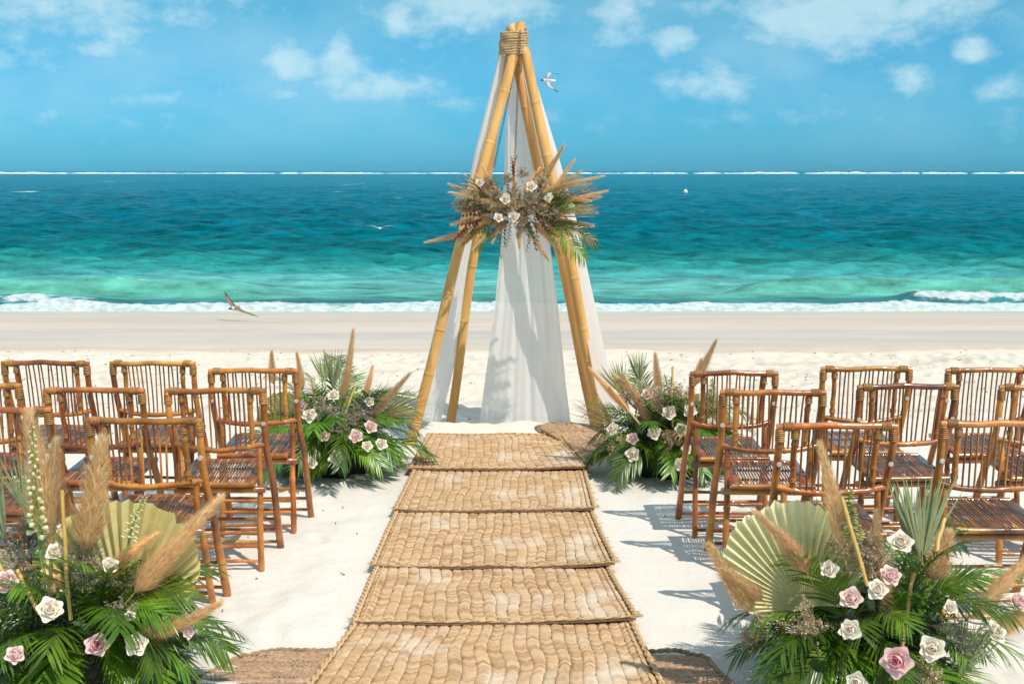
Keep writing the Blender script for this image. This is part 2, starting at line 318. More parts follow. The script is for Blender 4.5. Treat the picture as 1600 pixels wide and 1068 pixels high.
# ------------------------------------------------------------------ the beach
def build_sand():
    xs = np.concatenate([-np.geomspace(400, 8.1, 36), np.arange(-8, 8.001, .032), np.geomspace(8.1, 400, 36)])
    ys = np.concatenate([-np.geomspace(120, .6, 16), np.linspace(0, 2.8, 16), np.arange(2.9, 9.0, .026), np.arange(9.0, 12.6, .035), np.arange(12.65, 26, .11), np.array([28, 34, 50, 90.])])
    X, Y = np.meshgrid(xs, ys)
    Z = .030*fbm(X*.55, Y*.55, 3, 4)+.021*fbm(X*2.4, Y*2.4, 9, 3)+.009*fbm(X*8, Y*8, 12, 3)
    rough = sm(8.6, 9.4, Y)*(1-sm(11.2, 12.2, Y))
    Z += rough*(.012*fbm(X*7, Y*5, 21, 3))
    rr = np.random.RandomState(5)
    pits = []
    for i in range(1750):
        px = rr.uniform(-7.5, 7.5); py = rr.uniform(8.4, 11.6) if i < 1050 else rr.uniform(3, 8.8)
        if py < 8.8 and (abs(px) < .75 or rr.rand() < .25): continue
        pits.append((px, py, rr.uniform(.035, .075), rr.uniform(.09, .14), rr.uniform(-.6, .6), rr.uniform(.007, .020)*(1.0 if i < 1050 else .9)))
    for px, py, a, bb, th, d in pits:
        i0, i1 = np.searchsorted(xs, (px-.35, px+.35)); j0, j1 = np.searchsorted(ys, (py-.35, py+.35))
        dx, dy = X[j0:j1, i0:i1]-px, Y[j0:j1, i0:i1]-py
        u = (dx*math.cos(th)+dy*math.sin(th))/a; v = (-dx*math.sin(th)+dy*math.cos(th))/bb; q = u*u+v*v
        Z[j0:j1, i0:i1] += -d*np.exp(-q*1.3)+d*.55*np.exp(-(np.sqrt(q)-1.45)**2*5)
    # level bed under the mats, a shovelled bank of sand behind the far end of them
    flat = np.exp(-np.clip(np.abs(X-.02)-.62, 0, 9)**2/.02)*(1-sm(8.0, 8.25, Y)); Z = Z*(1-flat*.92)-.012*flat
    bank = .085*np.exp(-((Y-8.05-.05*fbm(X*3, Y*0, 31, 2))/.16)**2)*sm(-.80, -.55, X)*(1-sm(.55, .8, X))
    Z += bank*(1+.35*fbm(X*9, Y*9, 33, 3))
    slope = np.interp(Y, [-200, 11.6, 13.0, 20.2, 24, 30, 90], [0, 0, -.05, -.60, -.95, -1.6, -5])
    Z = Z*(1-.85*sm(11.8, 12.8, Y))+slope
    n = fbm(X*.35, Y*2.2, 41, 4); Ye = Y+.12*fbm(X*.25, Y*0, 55, 3)+.06*fbm(X*.9, Y*0, 56, 2)
    def c(*v): return np.array(v)
    dry, far = c(.665,.615,.55), c(.635,.56,.47)
    k = sm(6.5, 10.0, Y)[..., None]; C = dry*(1-k)+far*k
    stops = [(11.7, c(.74,.66,.56)), (12.0, c(.50,.455,.40)), (12.25, c(.56,.51,.45)), (13.2, c(.545,.50,.455)), (14.6, c(.56,.51,.465)), (15.4, c(.66,.57,.49)), (16.2, c(.62,.53,.455)), (17.2, c(.56,.50,.43)), (18.6, c(.58,.52,.43)), (19.6, c(.52,.50,.39)), (21, c(.35,.5,.42))]
    yy = Ye+n*.35; W = np.stack([np.interp(yy, [s[0] for s in stops], [s[1][j] for s in stops]) for j in range(3)], -1)*np.array([.98,.885,.81])*(1+.16*fbm(X*.5, Y*3.5, 140, 4))[..., None]
    k = sm(11.55, 12.05, Ye+.1*n)[..., None]; C = C*(1-k)+W*k
    tracks = (fbm(X*1.1, Y*6, 61, 4) > .34) & (Y > 8.6) & (Y < 11.6); C[tracks] *= .86
    o = obj('sand_beach', grid_mesh('sand_beach', X, Y, Z, M['sand'], C)); o['kind'] = 'structure'
    return xs, ys, Z
SX, SY, SZ = build_sand()
def sand_z(x, y):
    i = min(max(np.searchsorted(SX, x), 1), len(SX)-1); j = min(max(np.searchsorted(SY, y), 1), len(SY)-1)
    return float(SZ[j, i])

# ------------------------------------------------------------------ the sea
def build_sea():
    ys = list(np.arange(18.9, 26, .036)); y = ys[-1]
    while y < 1900: y += .045+.0085*(y-26); ys.append(y)
    while y < 60000: y *= 1.25; ys.append(y)
    ys = np.array(ys); us = np.linspace(-1, 1, 720)
    U, Y = np.meshgrid(us, ys); X = U*(.52*Y+5)
    dy = np.gradient(ys)[:, None]; lvl = -.6
    Z = np.zeros_like(X); rr = np.random.RandomState(3)
    for i in range(54):
        lam = .55*(13/.55)**((i/53.0)**1.15)*rr.uniform(.9, 1.1); th = rr.normal(0, .50); k = 2*PI/lam
        amp = .0160*lam**.9*(1 if lam < 4 else .5 if lam < 7 else .22)
        keep = np.clip((lam/np.maximum(dy, .02)-2.2)/2.0, 0, 1)
        ph = rr.uniform(0, 2*PI); q = k*(X*math.sin(th)+Y*math.cos(th))+ph+2.2*fbm(X/lam*.22, Y/lam*.22, 70+i, 1); s = .5*np.sin(q)+.6*(1-2*np.abs(np.sin(q/2)))
        Z += amp*keep*(s+.25*(s*s-.5))*rr.uniform(.7, 1.2)
    calm = .22+.78*sm(23, 34, Y); Z *= calm
    # shore break: one spilling breaker, a low swell behind it and a short broken crest between
    yc = 20.75+.30*fbm(X*.14, X*0, 91, 2)+.18*fbm(X*.6, X*0, 92, 3)
    d = Y-yc; hgt = .12+.05*fbm(X*.4, X*0, 93, 2)
    Z += hgt*np.where(d < 0, np.exp(-(d/.22)**2), np.exp(-(d/.60)**2))
    y2 = 24.3+.5*fbm(X*.12, X*0, 94, 2); d2 = Y-y2; on2 = sm(-.15, .45, fbm(X*.11+4, X*0, 95, 2)+.25)
    Z += .26*on2*np.where(d2 < 0, np.exp(-(d2/.42)**2), np.exp(-(d2/1.0)**2))
    y3 = 22.4+.35*fbm(X*.22, X*0, 96, 2); d3 = Y-y3; on3 = sm(0, .35, fbm(X*.16+9.4, X*0, 97, 2)-.38)
    Z += .16*on3*np.where(d3 < 0, np.exp(-(d3/.22)**2), np.exp(-(d3/.5)**2))
    edge = 19.75+.30*fbm(X*.3, X*0, 98, 3)+.10*fbm(X*1.3, X*0, 99, 3)
    fo = sm(0, .12, Y-edge)*(1-sm(-.05, .75, d+.45*fbm(X*1.6, Y*2, 100, 3)))*(.80+.5*fbm(X*2.2, Y*5, 105, 3))
    fo = np.maximum(fo*1.1, 1.0*on3*np.exp(-(d3/.34)**2)*(.75+.6*fbm(X*1.8, Y*4, 106, 3))); fo = np.maximum(fo, .42*(1-sm(0, 1.2, np.abs(Y-21.7)))*sm(-.2, .5, fbm(X*.8, Y*2.5, 101, 3)))
    fo = np.maximum(fo, .50*on2*np.exp(-(d2/.12)**2)*sm(.2, .5, fbm(X*.5, Y*.1, 102, 2)))
    cap = sm(.60, .78, fbm(X*.10, Y*.22, 103, 3))*sm(30, 45, Y)*(1-sm(300, 500, Y)); fo = np.maximum(fo, cap*.62)
    Z += fo*.06*np.abs(fbm(X*4, Y*4, 104, 4))*(Y < 24)
    # the sheet of swash thins out over the sand
    Z -= .5*(1-sm(-.10, .04, Y-edge))
    def c(*v): return np.array(v, float)
    stops = [(19.5, c(.36,.50,.42)), (20.8, c(.25,.46,.42)), (21.5, c(.07,.27,.29)), (22.6, c(.05,.25,.27)), (23.4, c(.11,.40,.33)), (24.6, c(.125,.43,.38)), (27, c(.125,.44,.41)), (31, c(.075,.37,.36)), (35, c(.025,.27,.26)), (40, c(.003,.165,.19)),
             (52, c(.0,.125,.165)), (90, c(.0,.135,.195)), (250, c(.0,.165,.24)), (900, c(.0,.17,.25)), (60000, c(.0,.14,.22))]
    yy = Y*(1+.13*fbm(X*.045, Y*.10, 110, 4)*sm(24, 32, Y))
    C = np.stack([np.interp(np.log(yy), [math.log(s[0]) for s in stops], [s[1][j] for s in stops]) for j in range(3)], -1)*np.array([.9,.86,.86])
    dk = fbm(X*.055, Y*.16, 120, 4); dk2 = fbm(X*.35, Y*1.1, 121, 4)
    C *= (1+.20*np.clip(dk, -1, 1)*sm(24, 34, Y)+.26*dk2*sm(26, 38, Y)*(1-sm(60, 140, Y)))[..., None]
    weed = (sm(.05, .40, fbm(X*.25, Y*1.2, 122, 3))*np.exp(-((Y-22.3)/.75)**2))[..., None]; C = C*(1-.7*weed)+weed*.7*c(.03,.13,.15)
    gw = (on2*np.exp(-((d2+.25)/.4)**2))[..., None]; C = C*(1-.4*gw)+gw*.4*c(.10,.40,.26)
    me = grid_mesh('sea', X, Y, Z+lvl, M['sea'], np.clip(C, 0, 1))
    a = me.attributes.new('Foam', 'FLOAT', 'POINT'); a.data.foreach_set('value', fo.ravel().astype(np.float32))
    o = obj('sea', me); o['kind'] = 'structure'
    # surf on the reef, a kilometre and more out
    b = MB(); rr = random.Random(4)
    x = -900
    dens = lambda x: (.9 if x < -560 else .55 if x < -200 else .35 if x < 60 else .5 if x < 260 else 1.0)
    while x < 950:
        w = rr.uniform(18, 60); hh = dens(x)*rr.uniform(.5, 2.0)+.3; yb = 1340+rr.uniform(-25, 25)
        if rr.random() < .97:
            n = 9; vs = []; fs = []
            for i in range(n):
                u = i/(n-1); e = math.sin(PI*u)**.5; h2 = hh*e*rr.uniform(.55, 1.15)+.12
                vs += [(x+w*u, yb-14*e-2, -.62), (x+w*u, yb-5, -.6+h2*.75), (x+w*u, yb+3, -.6+h2), (x+w*u, yb+14, -.62)]
            for i in range(n-1):
                for j in range(3): fs.append((4*i+j, 4*i+4+j, 4*i+5+j, 4*i+1+j))
            b.add(vs, fs)
        x += w*rr.uniform(.55, .95)
    tag(obj('reef_surf', b.mesh('reef_surf', M['foam'])), 'white line of surf breaking over the reef just below the horizon', 'surf', kind='stuff')
build_sea()

# ------------------------------------------------------------------ woven mats
def mat_straw():
    m = bpy.data.materials.new('woven_straw'); m.use_nodes = True; t = m.node_tree; L = t.links.new
    b = t.nodes['Principled BSDF']; uv = N(t, 'ShaderNodeAttribute', attribute_name='Weave')
    tc = N(t, 'ShaderNodeTexCoord'); geo = N(t, 'ShaderNodeNewGeometry')
    sp = N(t, 'ShaderNodeSeparateXYZ'); L(uv.outputs['Vector'], sp.inputs[0])
    # colour of each plait strand (from its own number), fibres along it, sand rubbed into the weave
    wn_ = N(t, 'ShaderNodeTexWhiteNoise', noise_dimensions='2D'); cb = N(t, 'ShaderNodeCombineXYZ'); L(MATH(t, 'FLOOR', sp.outputs[1]), cb.inputs[0]); L(sp.outputs[0], cb.inputs[1]); L(cb.outputs[0], wn_.inputs['Vector'])
    nz = N(t, 'ShaderNodeTexNoise', i_Scale=90, i_Detail=4); L(tc.outputs['Object'], nz.inputs['Vector'])
    v = MATH(t, 'ADD', MATH(t, 'MULTIPLY', wn_.outputs[0], .62), MATH(t, 'MULTIPLY', nz.outputs[0], .40))
    r = N(t, 'ShaderNodeValToRGB'); L(v, r.inputs[0]); r.color_ramp.elements[0].position = .12; r.color_ramp.elements[0].color = (.28,.145,.065,1); r.color_ramp.elements[1].position = .8; r.color_ramp.elements[1].color = (.59,.40,.24,1)
    e = r.color_ramp.elements.new(.42); e.color = (.46,.285,.15,1)
    s1 = N(t, 'ShaderNodeTexNoise', i_Scale=3.2, i_Detail=5, i_Roughness=.6); L(tc.outputs['Object'], s1.inputs['Vector'])
    mr = N(t, 'ShaderNodeMapRange', interpolation_type='SMOOTHSTEP'); L(s1.outputs[0], mr.inputs[0]); mr.inputs[1].default_value = .50; mr.inputs[2].default_value = .72; mr.inputs[4].default_value = .7
    col = MIX(t, mr.outputs[0], r.outputs[0], (.66,.57,.46)); L(col, b.inputs['Base Color'])
    b.inputs['Roughness'].default_value = .75; b.inputs['Specular IOR Level'].default_value = .25
    bp = N(t, 'ShaderNodeBump', i_Strength=.5, i_Distance=.002); L(nz.outputs[0], bp.inputs['Height']); L(bp.outputs[0], b.inputs['Normal'])
    return m
M['straw'] = mat_straw()
def strip_mesh(name, fa, fb, n, seed, mt):
    """one plaited strip: fa(v), fb(v) give its two edges (x, y, z) for v in 0..1; chevron plait ribs are real relief."""
    m = 8; us = np.linspace(0, 1, m+1); vs = np.linspace(0, 1, n+1)
    A = np.array([fa(v) for v in vs]); B = np.array([fb(v) for v in vs])
    U = us[None, :, None]; P = A[:, None, :]*(1-U)+B[:, None, :]*U
    length = np.linalg.norm(A[-1]-A[0]); pitch = .0175
    u = us[None, :]; v = vs[:, None]*length/pitch
    w = v+1.3*np.abs(u-.5)*2*(1 if seed % 2 else -1)+.25*fbm(vs[:, None]*14+seed, u*0, seed, 2)
    rib = np.abs((w % 1)-.5)*2
    h = .0011*np.clip(1-(2*u-1)**2, 0, 1)+.0048*(1-rib**.9)-.0035*(np.abs(2*u-1) > .9)-.015*np.clip(np.abs(2*u-1)-.5, 0, 1)*np.clip(fbm(vs[:, None]*26+seed*3, u*0+np.sign(u-.5)*.5*2, seed//31, 2)+.1, 0, 1)
    h = h+.0018*fbm(vs[:, None]*30+seed*3, u*3, seed+5, 2)
    P[..., 2] += h
    me = grid_mesh(name, P[..., 0], P[..., 1], P[..., 2], mt)
    a = me.attributes.new('Weave', 'FLOAT_VECTOR', 'POINT')
    q = np.stack([np.full(P.shape[:2], seed*.731), np.broadcast_to(w, P.shape[:2]), np.zeros(P.shape[:2])], -1)
    a.data.foreach_set('vector', q.astype(np.float32).ravel())
    return me
def braid_mesh(p0, p1, w, seed, mt):
    b = MB(); L_ = (p1-p0).length; d = (p1-p0).normalized(); s = d.cross(Vector((0,0,1))).normalized(); n = max(6, int(L_/.022))
    rr = random.Random(seed)
    for ph in (0, PI):
        pts = []; rad = []
        for i in range(n*2+1):
            t = i/(n*2); a = t*n*PI/1.4+ph
            pts.append(p0+d*(L_*t)+s*math.cos(a)*w*.32+Vector((0,0,.004+.0035*math.sin(a)+rr.uniform(-.0007,.0007)))+s*.004*math.sin(t*9+seed)); rad.append(w*.30*rr.uniform(.85,1.15))
        b.tube(pts, rad, 6)
    return b.mesh('edge_braid', mt)
def woven_mat(label, quad, zfar, znear, ncol, seed, name='straw_mat', mt=None, group=None, fringe=0):
    """quad = far-left, far-right, near-right, near-left (x, y)"""
    mt = mt or M['straw']
    fl, fr, nr, nl = [np.array(q, float) for q in quad]
    cx, cy = (fl+fr+nr+nl)/4
    root = thing(name, label, 'mat', (cx, cy, 0), 0, group)
    rs = random.Random(seed); sag = rs.uniform(-.012, .012)
    def pt(u, v):
        uu = u+.010*math.sin(v*7+u*9+seed)*(math.sin(PI*u))+.006*math.sin(v*17+seed*2+u*4)*math.sin(PI*u)
        p = (fl*(1-uu)+fr*uu)*(1-v)+(nl*(1-uu)+nr*uu)*v
        z = zfar*(1-v)+znear*v**1.0+.004*math.sin(u*11+seed)*math.sin(v*5+seed)+.004*math.sin(u*3+v*4)
        y = p[1]-.030*(math.sin(PI*u)**1.2)*(1 if v > .5 else .6)*abs(v-.1)+.004*math.sin(u*23+seed)
        return (p[0]-cx, y-cy, z)
    length = np.linalg.norm((fl+fr)/2-(nl+nr)/2); width = np.linalg.norm(nr-nl)
    ew = .012/width; n = int(length/.0175*5)
    for k in range(ncol):
        u0 = ew+(1-2*ew)*k/ncol; u1 = ew+(1-2*ew)*(k+1)/ncol-.0011/width
        obj('woven_strip', strip_mesh('woven_strip', lambda v: pt(u0, .02+v*.955), lambda v: pt(u1, .02+v*.955), n, seed*31+k, mt), root)
    # solid underside so the mat has thickness
    b = MB(); g = 12; vs = [pt(i/g, j/6) for j in range(7) for i in range(g+1)]
    top = [(x, y, z-.004) for x, y, z in vs]; bot = [(x, y, z-.010) for x, y, z in vs]
    fs = [(j*(g+1)+i, j*(g+1)+i+1, (j+1)*(g+1)+i+1, (j+1)*(g+1)+i) for j in range(6) for i in range(g)]
    m_ = len(top); ring = [i for i in range(g+1)]+[(g+1)*j+g for j in range(1, 7)]+[6*(g+1)+i for i in range(g-1, -1, -1)]+[(g+1)*j for j in range(5, 0, -1)]
    b.add(top+bot, fs+[tuple(reversed([q+m_ for q in f])) for f in fs]+[(ring[i], ring[(i+1) % len(ring)], ring[(i+1) % len(ring)]+m_, ring[i]+m_) for i in range(len(ring))])
    obj('backing', b.mesh('backing', M['backing'], smooth=False), root)
    def path_braid(f, w, sd):
        bb = MB(); n2 = 90; rr = random.Random(sd)
        for ph in (0, PI):
            pts = []; rad = []
            for i in range(n2+1):
                t_ = i/n2; p = Vector(f(t_)); q = Vector(f(min(1, t_+.01)))-Vector(f(max(0, t_-.01))); s = q.normalized().cross(Vector((0,0,1)))
                a = t_*n2*.62+ph; pts.append(p+s*math.cos(a)*w*.30+Vector((0,0,.005+.003*math.sin(a)))); rad.append(w*.30*rr.uniform(.8, 1.2))
            bb.tube(pts, rad, 6)
        return bb.mesh('edge_braid', M['straw_edge'])
    for i, f in enumerate((lambda v: pt(0, v), lambda v: pt(1, v), lambda v: pt(.034/width, .02+v*.96), lambda v: pt(1-.034/width, .02+v*.96))):
        obj('edge_braid', path_braid(f, .023 if i < 2 else .009, seed*5+i), root)
    obj('edge_braid', path_braid(lambda v: pt(v, .995), .008, seed*5+9), root)
    obj('edge_braid', path_braid(lambda v: pt(v, .01), .013, seed*5+8), root)
    # frayed straw ends along the sides
    b = MB()
    for i in range(90):
        v = rs.random(); sd = 1 if rs.random() < .6 else 0
        if rs.random() < .5: v = rs.uniform(.93, 1.0)
        p = Vector(pt(sd, v)); o_ = 1 if sd else -1
        q = p+Vector((o_*rs.uniform(.01, .035), rs.uniform(-.02, .015), rs.uniform(-.006, .012)))
        b.tube([p, (p+q)/2+Vector((0,0,.004)), q], [.0016, .0013, .0006], 4)
    f = obj('frayed_straw', b.mesh('frayed_straw', M['straw_edge']), root); f['kind'] = 'stuff'
    return root
M['backing'] = pmat('mat_underside', (.12,.06,.028), (.26,.15,.075), 40, .9)
M['straw_edge'] = pmat('straw_edge', (.40,.24,.105), (.66,.46,.25), 60, .8, .5, 140, rand=.1, bdist=.003)
def q2(a): return [tuple(gr(x, y, .02)[:2]) for x, y in a]
MG = 'straw mats overlapping in a row down the aisle'
woven_mat('herringbone straw mat farthest up the aisle, ending at the bamboo arch', q2([(671,681),(877,681),(921,736),(641,737)]), .030, .047, 20, 1, group=MG)
woven_mat('second straw mat of the aisle counting from the bamboo arch', q2([(650,730),(912,730),(929,799),(617,801)]), .020, .038, 21, 2, group=MG)
woven_mat('straw mat in the middle of the five that make the aisle', q2([(622,793),(922,793),(961,886),(583,887)]), .016, .035, 22, 3, group=MG)
woven_mat('fourth straw mat of the aisle, just before the one cut by the picture bottom', q2([(592,878),(946,878),(994,971),(553,974)]), .014, .033, 22, 4, group=MG)
woven_mat('straw mat nearest the viewer, its right side under a leafy shadow', q2([(562,964),(984,964),(1064,1130),(440,1130)]), .012, .024, 24, 5, group=MG)

# brown mat lying crosswise under the near end
def cross_mat(label, pts, z, rows, seed, name='brown_mat', mt=None, bumpf=None):
    """rounded mat: outline (x, y); rows of chevron plait cut to the outline"""
    cx = sum(p[0] for p in pts)/len(pts); cy = sum(p[1] for p in pts)/len(pts)
    root = thing(name, label, 'mat', (cx, cy, 0))
    y0, y1 = min(p[1] for p in pts), max(p[1] for p in pts); n = len(pts)
    def span(y):
        xs = []
        for i in range(n):
            (xa, ya), (xb, yb) = pts[i], pts[(i+1) % n]
            if (ya-y)*(yb-y) < 0: xs.append(xa+(xb-xa)*(y-ya)/(yb-ya))
        return (min(xs), max(xs)) if len(xs) > 1 else None
    for k in range(rows):
        ya = y0+(y1-y0)*(k+.02)/rows; yb = y0+(y1-y0)*(k+.97)/rows; s1, s2 = span(ya+1e-4), span(yb-1e-4)
        if not s1 or not s2: continue
        zz = lambda x, y: z+(bumpf(x, y) if bumpf else 0)
        fa = lambda v: (s1[0]+(s1[1]-s1[0])*v-cx, ya-cy, zz(s1[0]+(s1[1]-s1[0])*v, ya)); fb = lambda v: (s2[0]+(s2[1]-s2[0])*v-cx, yb-cy, zz(s2[0]+(s2[1]-s2[0])*v, yb))
        obj('woven_strip', strip_mesh('woven_strip', fb, fa, int((s1[1]-s1[0])/.021*5), seed*17+k, mt or M['straw_brown']), root)
    for i in range(n):
        a, b_ = pts[i], pts[(i+1) % n]
        za, zb = z+(bumpf(*a) if bumpf else 0), z+(bumpf(*b_) if bumpf else 0)
        obj('edge_braid', braid_mesh(Vector((a[0]-cx, a[1]-cy, za)), Vector((b_[0]-cx, b_[1]-cy, zb)), .020, seed+i, M['straw_dark']), root)
M['straw_brown'] = pmat('brown_woven_straw', (.22,.13,.075), (.50,.34,.22), 60, .8, .4, 120, rand=.12, bdist=.003, c3=(.36,.22,.13))
cross_mat('brown woven mat lying crosswise under the near end of the aisle mats', [(-1.16,3.7),(-1.15,4.02),(-1.05,4.20),(-.92,4.27),(-.4,4.25),(.3,4.25),(.64,4.26),(.74,4.20),(.80,3.95),(.84,3.7)], .004, 12, 3)
bankf = lambda x, y: max(0., sand_z(x, y))*.9+.010
cross_mat('small rumpled brown mat on the sand bank behind the straw aisle', [tuple(gr(*p)[:2]) for p in [(905,728),(950,708),(961,692),(950,678),(905,674),(862,673),(838,680),(890,700)]], .006, 9, 8, 'rumpled_mat', bumpf=bankf)

# ------------------------------------------------------------------ folding bamboo chairs
def node_tube(b, pts, r, n=10, nodes=3, seed=0, mi=0, jit=.004, gain=1.16, last=1.0):
    """bamboo pole: resample the path, swell at the nodes, wander a little"""
    rr = random.Random(seed); pts = [Vector(p) for p in pts]
    seg = [(pts[i+1]-pts[i]).length for i in range(len(pts)-1)]; tot = sum(seg); K = max(10, int(tot/.022))
    ns = [q for q in [(i+.45+rr.uniform(-.2,.2))/nodes for i in range(nodes)] if q <= last]
    ts = sorted(set([i/K for i in range(K+1)]+[max(0,min(1,q+d)) for q in ns for d in (-.012/tot, -.004/tot, .004/tot, .012/tot)]))
    out = []; rad = []; r0, r1 = (r if hasattr(r, '__len__') else (r, r)); ph = rr.uniform(0, 6)
    for t in ts:
        s = t*tot; i = 0
        while i < len(seg)-1 and s > seg[i]: s -= seg[i]; i += 1
        p = pts[i].lerp(pts[i+1], s/seg[i]); e = math.sin(PI*t)
        out.append(p+Vector((math.sin(t*9+ph), math.cos(t*7+ph), math.sin(t*8+2*ph)))*jit*e)
        k = min(abs(t-q)*tot for q in ns) if ns else 1
        rad.append((r0+(r1-r0)*t)*(gain if k < .006 else 1.0)*(1+.02*math.sin(t*23+ph)))
    b.tube(out, rad, n, mi=mi)
def ring_mesh(r, w, axis, turns=4, mt=None):
    b = MB(); ax = Vector(axis).normalized(); a = ax.orthogonal().normalized(); c = ax.cross(a)
    for k in range(turns):
        o = ax*((k+.5)/turns-.5)*w
        b.tube([o+(a*math.cos(q)+c*math.sin(q))*r for q in [2*PI*i/12 for i in range(13)]], w/turns*.52, 5, cap=False)
    return b.mesh('rattan_binding', mt or M['rattan'])
def curve3(p0, p1, p2, n=8):
    p0, p1, p2 = map(Vector, (p0, p1, p2)); return [p0*(1-t)**2+p1*2*t*(1-t)+p2*t*t for t in [i/n for i in range(n+1)]]
def chair_kit(seed, rear_dy=0.0):
    """list of (name, mesh, sublist) for one chair variant; origin on the sand below the top rail, +y is where a guest faces"""
    rr = random.Random(seed); kit = []
    w = .217; H = .85; bow = rr.uniform(-.002, .012); dip = rr.uniform(.005, .022); tw = rr.uniform(-.004, .005)
    V, D = M['varnish%d' % ((seed-11) % 4)], M['varnish_dark']
    ax = Vector((0, .03, .15))
    for s in (-1, 1):
        b = MB(); node_tube(b, [(s*w,0,H),(s*(w+.002),.006,.78),(s*w,.030,.66),(s*(w-.002),.075,.54),(s*w,.150,.40),(s*(w+.004),.235,.19),(s*(w+.006),.305,-.01)], (.0145,.0185), 10, 4, seed*10+s, jit=.003, gain=1.07)
        cap = MB(); c0 = Vector((s*(w-.002), .022-.0165, .695)); cap.tube([c0+Vector((0,.002,0)), c0+Vector((0,-.0015,0)), c0+Vector((0,-.0022,0))], [.0105,.0105,.0085], 12)
        bd = ring_mesh(.0158, .050, (0,.0,1), 6); 
        kit.append(('front_leg', b.mesh('front_leg', V), [('cap', cap.mesh('cap', M['white_cap']), None), ('rattan_binding', bd, (s*w, .002, H-.035))]))
        b = MB(); node_tube(b, [(s*(w-.034),.052,.575),(s*(w-.034),.045,.50),(s*(w-.032),.015+rear_dy*.5,.25),(s*(w-.030),-.012+rear_dy,-.01)], (.0125,.0155), 10, 3, seed*10+5+s, jit=.002)
        kit.append(('rear_leg', b.mesh('rear_leg', V), []))
        b = MB(); node_tube(b, [(s*.158,.004,H-.004),(s*.156,.022,.72),(s*.154,.038,.592)], (.0122,.0115), 9, 2, seed*10+9+s, jit=.002)
        kit.append(('back_post', b.mesh('back_post', V), [('rattan_binding', ring_mesh(.0136,.032,(0,.1,1),5), (s*.158,.006,H-.035)), ('rattan_binding', ring_mesh(.0130,.022,(0,.1,1),4), (s*.1545,.036,.625))]))
    b = MB(); node_tube(b, [(-w-.013,0,H),(-w*.9,-.001,H+.003),(-.09,-.008,H+bow*.8),(.0,-.010,H+bow+.004),(.09,-.007,H+bow*.7+tw),(w*.9,0,H+.002+tw*.4),(w+.013,0,H)], 0.0136, 10, 3, seed*10+14, jit=.003, gain=1.07)
    kit.append(('top_rail', b.mesh('top_rail', V), [('rattan_binding', ring_mesh(.0160,.040,(1,0,0),6), (-w+.03,-.001,H+.002)), ('rattan_binding', ring_mesh(.0160,.040,(1,0,0),6), (w-.03,-.001,H+.002))]))
    zr = .585
    b = MB(); node_tube(b, [(-w+.008,.052,zr+.006),(-.13,.030,zr-dip*.5),(0,.016,zr-dip),(.13,.030,zr-dip*.5),(w-.008,.052,zr+.006)], .0128, 9, 4, seed*10+15, jit=.003)
    kit.append(('back_rail', b.mesh('back_rail', V), []))
    ns = 12
    for i in range(ns):
        x = -.131+.262*i/(ns-1)+rr.uniform(-.004,.004); k = 1-(x/.2)**2
        b = MB(); b.tube(curve3((x+rr.uniform(-.008,.008),-.006,H-.004+bow*k), (x,.014,.72), (x*.97+rr.uniform(-.004,.004),.036-.018*k,zr-dip*k+.004), 5), .0042, 6)
        kit.append(('back_slat', b.mesh('back_slat', D if rr.random() < .6 else V), []))
    # seat hinged between the legs
    fr = MB(); zs = lambda y: .425+(y+.075)*.055
    for s in (-1, 1): fr.box((s*.157, .112, zs(.112)), (.046, .375, .017), Matrix.Rotation(math.atan(.055), 3, 'X'))
    node_tube(fr, [(-.178,.297,zs(.297)),(.178,.297,zs(.297))], .013, 9, 3, seed+40, jit=.001)
    subs = []
    for nm, y, z, r in (('seat_rail', -.078, zs(-.078)+.004, .0125), ('seat_rail', -.055, zs(-.07)-.028, .0135)):
        b = MB(); node_tube(b, [(-.181,y,z),(.181,y,z)], r, 9, 3, seed+41, jit=.001); subs.append((nm, b.mesh(nm, V), None))
    for i in range(21):
        x = -.127+.254*i/20; b = MB(); o = rr.uniform(-.003,.003)
        b.tube([(x+o,-.070,zs(-.07)+.008),(x,.11,zs(.11)+.008),(x-o,.292,zs(.292)+.008)], .0044, 6); subs.append(('seat_slat', b.mesh('seat_slat', D if i % 3 else V), None))
    for y in (.04, .18):
        b = MB(); b.box((0,y,zs(y)-.003),(.275,.022,.007)); subs.append(('cross_slat', b.mesh('cross_slat', D), None))
    b = MB(); b.tube([(-.212,.02,.378),(-.208,.02,.378),(.208,.02,.378),(.212,.02,.378)], [.012,.0165,.0165,.012], 10); subs.append(('dowel', b.mesh('dowel', D), None))
    kit.append(('seat', fr.mesh('seat', D), subs))
    for z in (.035, .105, .165):
        y = .305-.0*z-(z)*.335; b = MB(); node_tube(b, [(-w-.002,y,z),(w+.002,y,z)], .0085, 8, 2, seed+int(z*100), jit=.002); kit.append(('rung', b.mesh('rung', V), []))
        y = -.012+rear_dy*(1-z)+z*.10; b = MB(); node_tube(b, [(-w+.032,y,z+.004),(w-.032,y,z+.004)], .0085, 8, 2, seed+50+int(z*100), jit=.002); kit.append(('rung', b.mesh('rung', V), []))
    return kit
kits = [chair_kit(s) for s in (11, 12, 13, 14)]; kit_near = chair_kit(21, .22)
CG = {'L': 'bamboo folding chairs left of the aisle', 'R': 'bamboo folding chairs right of the aisle'}
def place_chair(kit, loc, rz, scl, label, side, tilt=0):
    root = thing('folding_chair', label, 'chair', loc, rz, CG[side]); root.scale = scl; root.rotation_euler.x = tilt
    for nm, me, subs in kit:
        p = obj(nm, me, root)
        for snm, sme, sl in subs: obj(snm, sme, p, loc=sl)
    return root
